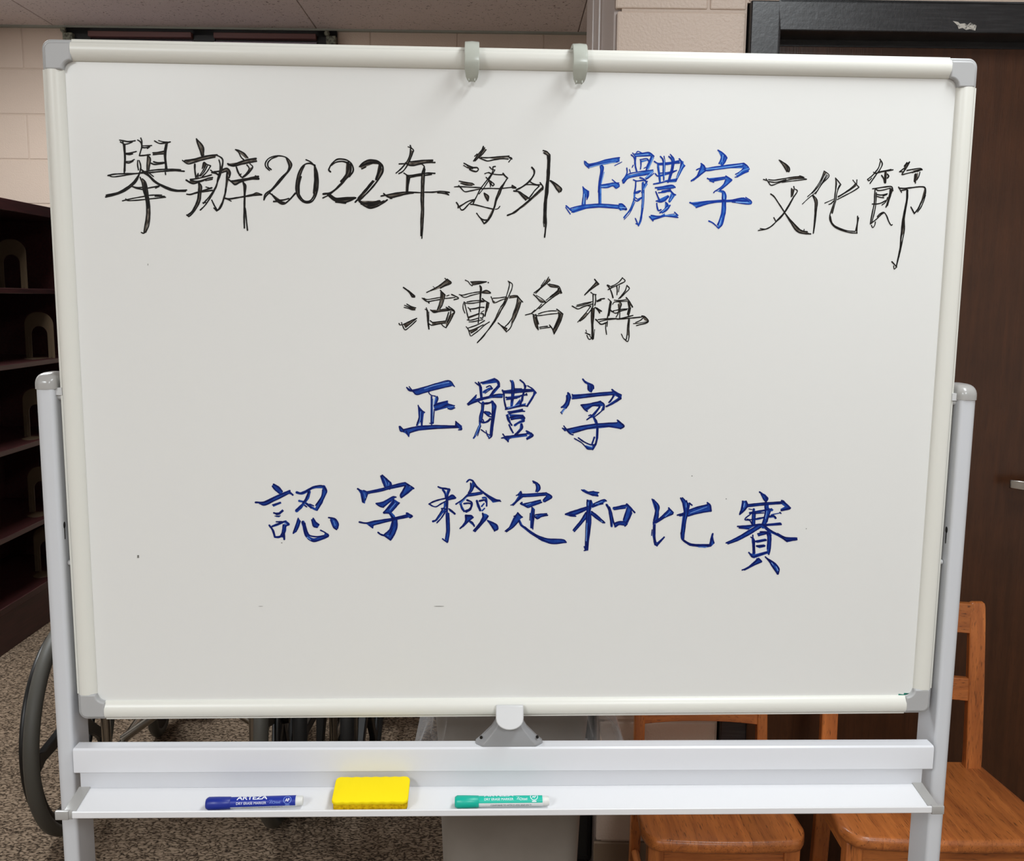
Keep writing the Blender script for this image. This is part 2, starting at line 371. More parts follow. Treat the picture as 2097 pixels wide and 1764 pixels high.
G().prism([(a, b+.002) for a, b in chip], 'y', YD-.0186, YD-.018).build('paint_chip', M['chip'], fr)
# window high in the back wall
w1 = bpy.data.objects.new('window_1', None); COL.objects.link(w1); w1.matrix_world = ROOM; struct(w1, 'dark high window with maroon blind headrails')
g = G(); yw = YB-.012
g.box(WX0, WX1, yw-.004, yw+.03, WZ1-.034, WZ1).box(WX0, WX0+.11, yw-.004, yw+.03, WZ0, WZ1).box(WX1-.085, WX1, yw-.004, yw+.03, WZ0, WZ1).box(-1.424, -1.327, yw-.004, yw+.03, WZ0, WZ1).box(WX0, WX1, yw-.004, yw+.03, WZ0-.04, WZ0)
g.build('window_frame', M['winframe'], w1, smooth=0)
G().box(WX0+.05, WX1-.05, yw+.007, yw+.0105, WZ0, WZ1-.02).build('window_pane', M['winframe'], w1, smooth=0)
for a, b in ((-1.896, -1.426), (-1.325, -.859)):
    hr = G().box(a, b, yw-.03, yw+.018, 2.617, 2.641).build('blind_headrail', M['headrail'], w1, bevel=(.002, 1))
    for k in range(24):
        z = 2.606-.022*k
        G().add([(a, yw-.022, z-.004), (b, yw-.022, z-.004), (b, yw+.004, z+.006), (a, yw+.004, z+.006), (a, yw-.022, z-.006), (b, yw-.022, z-.006), (b, yw+.004, z+.004), (a, yw+.004, z+.004)],
                [(0, 1, 2, 3), (7, 6, 5, 4), (0, 4, 5, 1), (2, 6, 7, 3), (0, 3, 7, 4), (1, 5, 6, 2)]).build('blind_slat', M['slat'], hr, smooth=0)
for x0 in (WX0-.012, WX1-.052):
    g = G().box(x0+.008, x0+.052, yw-.035, yw-.004, 2.560, 2.632)
    g.lathe([(0, 0), (.011, 0), (.013, -.01), (.011, -.02), (0, -.02)], (x0+.012, yw-.02, 2.642), 'y', 14)
    g.build('bracket', M['bracket'], w1, bevel=(.003, 2))

# ------------------------------------------------------------------ bookcase on the left with bookends
BX0, BX1, BY0, BY1, BH = -2.405, -2.0, 2.30, 3.25, 1.83
bc = thing('bookcase', 'dark mahogany bookcase with mostly empty shelves along the left wall', 'bookcase', (BX1, BY0, 0))
def bbox(n, x0, x1, y0, y1, z0, z1): return G().box(x0-BX1, x1-BX1, y0-BY0, y1-BY0, z0, z1).build(n, M['mahog'], bc, bevel=(.002, 1))
bbox('side_panel', BX0, BX1, BY0, BY0+.03, 0, BH); bbox('side_panel', BX0, BX1, BY1-.03, BY1, 0, BH)
bbox('top_panel', BX0, BX1+.008, BY0-.004, BY1+.004, BH-.046, BH)
bbox('back_panel', BX0, BX0+.012, BY0+.03, BY1-.03, 0, BH-.046)
SH = (1.474, 1.166, .822, .470, .190)
for z in SH[:4]: bbox('shelf', BX0+.012, BX1-.004, BY0+.03, BY1-.03, z-.022, z)
bbox('bottom_shelf', BX0+.012, BX1-.002, BY0+.03, BY1-.03, SH[4]-.03, SH[4]); bbox('plinth', BX1-.03, BX1-.006, BY0+.03, BY1-.03, 0, SH[4]-.03)
def bookend(x0, x1, y, z, h, label):
    t = thing('bookend', label, 'bookend', ((x0+x1)/2, y, z), 0, 'metal bookends in the bookcase')
    w = (x1-x0)/2; r = w*.9; iw = w*.56
    outer = [(-w, 0)]+[(-w, h-r)]+arc(-w+r, h-r, r, 180, 90, 8)[1:]+arc(w-r, h-r, r, 90, 0, 8)+[(w, 0)]
    inner = [(iw, 0), (iw, h*.52)]+arc(0, h*.52, iw, 0, 180, 12)[1:]+[(-iw, h*.52), (-iw, 0)]
    poly = outer+inner
    g = G(); tris = tessellate_polygon([[Vector((p[0], p[1], 0)) for p in poly]]); n = len(poly)
    g.add([(p[0], -.0015, p[1]) for p in poly]+[(p[0], .0015, p[1]) for p in poly], [tuple(a) for a in tris]+[tuple(n+i for i in a) for a in tris]+[(i, (i+1) % n, n+(i+1) % n, n+i) for i in range(n)])
    for sx in (-1, 1): g.box(sx*(w+iw)/2-.0025, sx*(w+iw)/2+.0025, -.004, -.0015, .004, h*.45)
    g.build('upright', M['bookend'], t, smooth=20)
    G().prism([(-iw, 0)]+[(-iw, -.07)]+arc(0, -.07, iw, 180, 360, 10)[1:]+[(iw, 0)], 'z', .0, .002).build('base_plate', M['bookend'], t, smooth=0)
bookend(-2.200, -2.072, 2.90, SH[0], .212, 'arched tan bookend on the topmost open shelf of the bookcase')
bookend(-2.142, -2.013, 2.99, SH[1], .205, 'arched tan bookend on the second shelf down in the bookcase')
bookend(-2.118, -2.000, 2.885, SH[2], .215, 'tan bookend with its base showing on the shelf behind the stand post')
bookend(-2.135, -2.010, 2.92, SH[3], .21, 'shaded bookend on the second lowest shelf of the bookcase')
bookend(-2.130, -2.008, 2.93, SH[4], .21, 'shaded bookend on the lowest shelf of the bookcase')

# ------------------------------------------------------------------ wooden chairs
def make_chair(label, loc, rotz, p):
    """p: seat height sz, seat front y yf, back-post y yb, widths, rails; local origin on the floor under the seat's middle"""
    t = thing('wooden_chair', label, 'chair', loc, rotz)
    sz, yf, ys, wf, wr, th = p['sz'], p['yf'], p['ys'], p['wf'], p['wr'], .030
    def half(y): return (wf+(wr-wf)*max(0, min(1, (y-yf)/(ys-yf))))/2
    # seat glued up from boards that run front to back, each board its own piece
    def front(x):
        u = min(1, abs(x)/(wf/2)); return yf-.012*(1-u*u)+.045*max(0, (u-.80)/.20)**2.2
    core = G(); rc = []
    for i in range(13):
        x = (-1+2*i/12)*(wr/2-.02); rc.append([(x, front(x)+.02, sz-th+.003), (x, ys-.01, sz-th+.003), (x, ys-.01, sz-.006), (x, front(x)+.02, sz-.006)])
    core.rings(rc); seat = core.build('seat', M['oak_y'], t)
    cuts = [-1, -.66, -.36, -.02, .28, .62, 1]
    R_ = .011
    for a, b in zip(cuts[:-1], cuts[1:]):
        rows = []; xs = [a+(b-a)*i/6 for i in range(7)]
        if a == -1: xs = [-1, -.985, -.955]+xs[1:]
        if b == 1: xs = xs[:-1]+[.955, .985, 1]
        for u in xs:
            eu = max(0, (abs(u)-(1-.06))/.06); k = 1-math.sqrt(max(0, 1-eu*eu)) if eu > 0 else 0
            k = min(k, .92)
            e = .00015 if (u == a and a != -1) else (-.00015 if (u == b and b != 1) else 0)
            xf = u*wf/2+e; y0 = front(xf); sec = []
            def at(y, z):
                return (u*half(y)+e, y, z)
            top, bot = sz-R_*k, sz-th+R_*k
            dish = -.004*(1-u*u)
            rr = min(R_, (top-bot)/2-.0005)
            for q in range(5):
                an = math.radians(270-90*q/4); sec.append(at(y0+rr+rr*math.cos(an), bot+rr+rr*math.sin(an)))
            for q in range(5):
                an = math.radians(180-90*q/4); sec.append(at(y0+rr+rr*math.cos(an), top-rr+rr*math.sin(an)))
            sec += [at(y0+.10, top+dish), at((y0+ys)/2+.03, top+dish), at(ys-.03, top+dish*.6), at(ys-.003, top), at(ys, top-.004), at(ys, bot+.002)]
            rows.append(sec)
        G().rings(rows).build('plank', M['oak_y'], seat, smooth=35)
    # back posts (they run down as the rear legs)
    pw, xb, yb, top, rake = p['pw'], p['xb'], p['yb'], p['top'], p['rake']
    for s in (-1, 1):
        rows = []; N = 14
        zs = [0, .12, .25, sz-.03, sz+.02]+[sz+.02+(top-sz-.02)*i/8 for i in range(1, 9)]
        for z in zs:
            q = max(0, (z-sz)/(top-sz)); yy = yb+rake*q**1.4+.03*max(0, (sz-z)/sz)**1.5; dp = .024-.008*q
            xx = s*(xb-.004*q)
            rows.append((xx, yy, z, pw/2*(1 if z < top-.001 else .7), dp/2))
        # rounded head
        x_, y_, z_, a_, d_ = rows[-1]; rows[-1] = (x_, y_-.0, z_-.012, pw/2, d_); rows += [(x_, y_, z_-.004, pw/2*.9, d_*.9), (x_, y_, z_, pw/2*.62, d_*.6)]
        rg = [[(x-w, y-d, z), (x+w, y-d, z), (x+w, y+d, z), (x-w, y+d, z)] for x, y, z, w, d in rows]
        G().rings(rg).build('back_post', M['oak_z'], t, smooth=30, bevel=(.003, 2))
    def ypost(z): q = max(0, (z-sz)/(top-sz)); return yb+rake*q**1.4
    for z0, z1 in p['rails']:
        rg = []
        for i in range(9):
            u = -1+2*i/8; x = u*(xb-pw/2+.004); bow = .016*(1-u*u); y0, y1 = ypost(z0), ypost(z1); m = .0015*(1-u*u)
            rg.append([(x, y0-.008+bow, z0+m), (x, y0+.008+bow, z0+m), (x, y1+.008+bow, z1), (x, y1-.008+bow, z1)])
        G().rings(rg).build('back_rail', M['oak_x'], t, smooth=40, bevel=(.002, 2))
    lx, ly = wf/2-.032, yf+.040
    for s in (-1, 1):
        rg = []
        for z, w in ((0, .012), (.1, .0145), (sz-.09, .0165), (sz-th+.002, .0165)): rg.append([(s*lx-w, ly-w, z), (s*lx+w, ly-w, z), (s*lx+w, ly+w, z), (s*lx-w, ly+w, z)])
        G().rings(rg).build('front_leg', M['oak_z'], t, bevel=(.003, 2))
        G().box(min(s*lx, s*xb)-.006, max(s*lx, s*xb)+.006, ly+.012, yb, sz-th-.045, sz-th+.001).build('side_apron', M['oak_y'], t, smooth=0)
        G().tube([(s*lx, ly, .15), (s*(lx+xb)/2, (ly+yb)/2, .15), (s*xb, yb+.012, .15)], .009, 8).build('stretcher', M['oak_y'], t)
    G().box(-lx+.012, lx-.012, ly-.009, ly+.007, sz-th-.05, sz-th+.001).build('front_apron', M['oak_x'], t, smooth=0)
    G().box(-xb+.01, xb-.01, yb-.008, yb+.006, sz-th-.045, sz-th+.001).build('rear_apron', M['oak_x'], t, smooth=0)
    G().tube([(-lx, (ly+yb)/2, .15), (lx, (ly+yb)/2, .15)], .008, 8).build('cross_stretcher', M['oak_x'], t)
    return t
make_chair('small oak chair in front of the block wall beside the grey trash can', (.480, .55, 0), 0,
           dict(sz=.360, yf=-.050, ys=.262, wf=.348, wr=.318, pw=.024, xb=.1445, yb=.238, top=.675, rake=.03, rails=((.472, .520), (.600, .655))))
make_chair('larger oak chair before the brown door with its back post standing clear', (.925, .58, 0), math.radians(-1.0),
           dict(sz=.400, yf=-.138, ys=.180, wf=.452, wr=.385, pw=.036, xb=.166, yb=.160, top=.782, rake=.028, rails=((.555, .607), (.710, .778))))

# ------------------------------------------------------------------ wheelchairs
def make_wheelchair(label, loc, rotz, track, seat_w, tyre, folded=False):
    t = thing('wheelchair', label, 'wheelchair', loc, rotz)
    for s in (-1, 1):
        x = s*track
        wh = G().torus(.284, .0165, (x, 0, .302), 'x', 56, 10, sx=1.15).build('tyre', tyre, t, smooth=60)
        g = G().torus(.262, .0105, (x, 0, .302), 'x', 56, 8); hb_ = .018 if folded else .035; g.lathe([(.0, -hb_), (.030, -hb_*.85), (.034, 0), (.030, hb_*.85), (0, hb_)], (x, 0, .302), 'x', 20)
        g.build('rim', M['black_plastic'], wh, smooth=50)
        for k in range(5):
            a = math.radians(90+72*k+(18 if s < 0 else 0)); c, n = math.cos(a), math.sin(a)
            rg = []
            for r, w, h in ((.02, .022, .014), (.12, .016, .010), (.22, .014, .009), (.258, .026, .010)):
                cx_, cz_ = r*c, .302+r*n
                rg.append([(x-h, cx_-w*n, cz_+w*c), (x+h, cx_-w*n, cz_+w*c), (x+h, cx_+w*n, cz_-w*c), (x-h, cx_+w*n, cz_-w*c)])
            G().rings(rg).build('spoke', M['black_plastic'], wh, smooth=30, bevel=(.003, 2))
        if not folded: G().torus(.25, .008, (x+s*.035, 0, .302), 'x', 56, 8).build('hand_rim', M['black_plastic'], wh, smooth=60)
        xs = s*seat_w
        G().tube([(xs, -.06, .93), (xs, 0, .93), (xs, .02, .90), (xs, .02, .14)], .0125, 12).build('back_tube', M['chrome'], t, smooth=60)
        G().tube([(xs, -.13, .93), (xs, -.05, .93)], .016, 12).build('push_handle', M['vinyl'], t, smooth=60)
        G().tube([(xs, .02, .47), (xs, .44, .47), (xs, .49, .44), (xs, .53, .30)], .011, 10).build('seat_rail', M['chrome'], t, smooth=60)
        G().tube([(xs, .02, .155), (xs, .46, .155)], .011, 10).build('lower_rail', M['chrome'], t, smooth=60)
        G().tube([(xs, .43, .47), (xs, .44, .22)], .012, 10).build('front_tube', M['chrome'], t, smooth=60)
        G().tube([(x, 0, .302), (xs, .02, .302)], .009, 10).build('axle', M['chrome'], t)
        cst = G().torus(.082, .017, (xs*1.0, .52, .1), 'x', 36, 10, sx=.95).build('caster_tyre', M['tyre'], t, smooth=60)
        g = G().lathe([(0, -.014), (.07, -.012), (.07, .012), (0, .014)], (xs, .52, .1), 'x', 24); g.box(xs-.024, xs-.019, .47, .53, .09, .215).box(xs+.019, xs+.024, .47, .53, .09, .215).box(xs-.024, xs+.024, .43, .53, .205, .22)
        g.build('caster_fork', M['black_plastic'], cst)
        G().box(xs-.012, xs+.012, .04, .40, .68, .71).build('armrest', M['vinyl'], t, bevel=(.006, 2))
        G().tube([(xs, .40, .70), (xs, .40, .47)], .009, 8).build('arm_tube', M['chrome'], t)
        G().box(min(xs, xs-s*.12*(0 if folded else 1))-.006, max(xs, xs-s*.12*(0 if folded else 1))+.006, .60, .74, .105, .118).build('footplate', M['black_plastic'], t, bevel=(.003, 2))
        G().tube([(xs, .53, .30), (xs, .60, .112)], .010, 8).build('leg_hanger', M['chrome'], t)
    w = seat_w
    if not folded:
        G().tube([(-w, .15, .165), (w, .15, .46)], .0125, 10).build('cross_brace', M['chrome'], t, smooth=60)
        G().tube([(w, .185, .165), (-w, .185, .46)], .0125, 10).build('cross_brace', M['chrome'], t, smooth=60)
    n = 9; rg = []
    for i in range(n):
        u = -1+2*i/(n-1); dz = -.02*(1-u*u) if not folded else -.16*(1-abs(u)); rg.append([(u*w, .04, .475+dz), (u*w, .42, .475+dz), (u*w, .42, .483+dz), (u*w, .04, .483+dz)])
    G().rings(rg).build('seat_sling', M['vinyl'], t, smooth=40)
    rg = []
    for i in range(n):
        u = -1+2*i/(n-1); dy = .03*(1-u*u) if not folded else .1*(1-abs(u)); rg.append([(u*w, .015-dy, .50), (u*w, .023-dy, .50), (u*w, .023-dy, .90), (u*w, .015-dy, .90)])
    G().rings(rg).build('back_sling', M['vinyl'], t, smooth=40)
make_wheelchair('open wheelchair with grey tyres and chrome tubes behind the left stand post', (-.880, 1.190, 0), math.radians(4.5), .275, .20, M['tyre'])
make_wheelchair('folded black wheelchair close behind the gap, left of the trash can', (-.445, 1.33, 0), math.radians(-1), .062, .036, M['dark_tyre'], folded=True)

# ------------------------------------------------------------------ trash can with clear liner, dark box
tc_ = thing('trash_can', 'tall slim grey plastic trash can standing left of the block wall', 'trash can', (.032, .455, 0))
def can_ring(z, w, d, r, inset=0): return [(a, b, z) for a, b in rrect(-w/2+inset, w/2-inset, -d/2+inset, d/2-inset, r, 6)]
g = G()
prof = [(.0, .195, .40), (.012, .205, .41), (.30, .226, .44), (.55, .243, .472), (.70, .254, .492), (.755, .2625, .502), (.760, .2635, .503), (.762, .261, .501)]
rg = [can_ring(z, w, d, .035) for z, w, d in prof]+[can_ring(.760, .262, .500, .03), can_ring(.70, .246, .484, .03), can_ring(.02, .19, .39, .03)]
g.rings(rg); g.build('body', M['bin'], tc_, smooth=35)
ln = thing('bin_liner', 'clear wrinkled plastic bag draped over the rim of the grey trash can', 'bin liner', (.032, .455, 0))
N = 120; rows = []
base = rrect(-.1345, .1345, -.2545, .2545, .036, 29)
random.seed(21)
ph = [random.uniform(0, 6.28) for _ in range(8)]
def liner_row(z, off, amp):
    out = []
    for i, (x, y) in enumerate(base):
        a = math.atan2(y/.26, x/.14); l = math.hypot(x, y); corner = abs(math.sin(2*a))**1.5
        w = 1.5*amp*(math.sin(9*a+ph[0])+.7*math.sin(17*a+ph[1]+z*20)+.8*math.sin(31*a+ph[2]-z*33)+.5*math.sin(53*a+ph[3]+z*60))
        side = 1+.55*max(0, x/.14)
        k = off*(.35+.8*corner)*side+w*side
        out.append((x*(1+k/.139), y*(1+k/.26*.6), z+.5*w))
    return out
rows = [liner_row(.60, -.030, .001), liner_row(.72, -.014, .0014), liner_row(.764, -.004, .0012), liner_row(.773, .002, .0012), liner_row(.768, .007, .0016), liner_row(.75, .011, .0024), liner_row(.73, .017, .0034), liner_row(.705, .024, .0042), liner_row(.675, .028, .005), liner_row(.655, .027, .006)]
G().rings(rows, caps=False).build('bag', M['liner'], ln, smooth=50)
bx = thing('storage_box', 'black upright box in the dark gap between trash can and block wall', 'box', (.145, 1.09, 0))
g = G().box(-.098, .098, -.17, .17, .045, .84); g.box(-.09, .09, -.13, .17, 0, .05); g.build('carcass', M['vinyl'], bx, bevel=(.004, 2))
G().box(-.090, .090, -.1745, -.169, .06, .82).build('door', M['vinyl'], bx, bevel=(.002, 2))
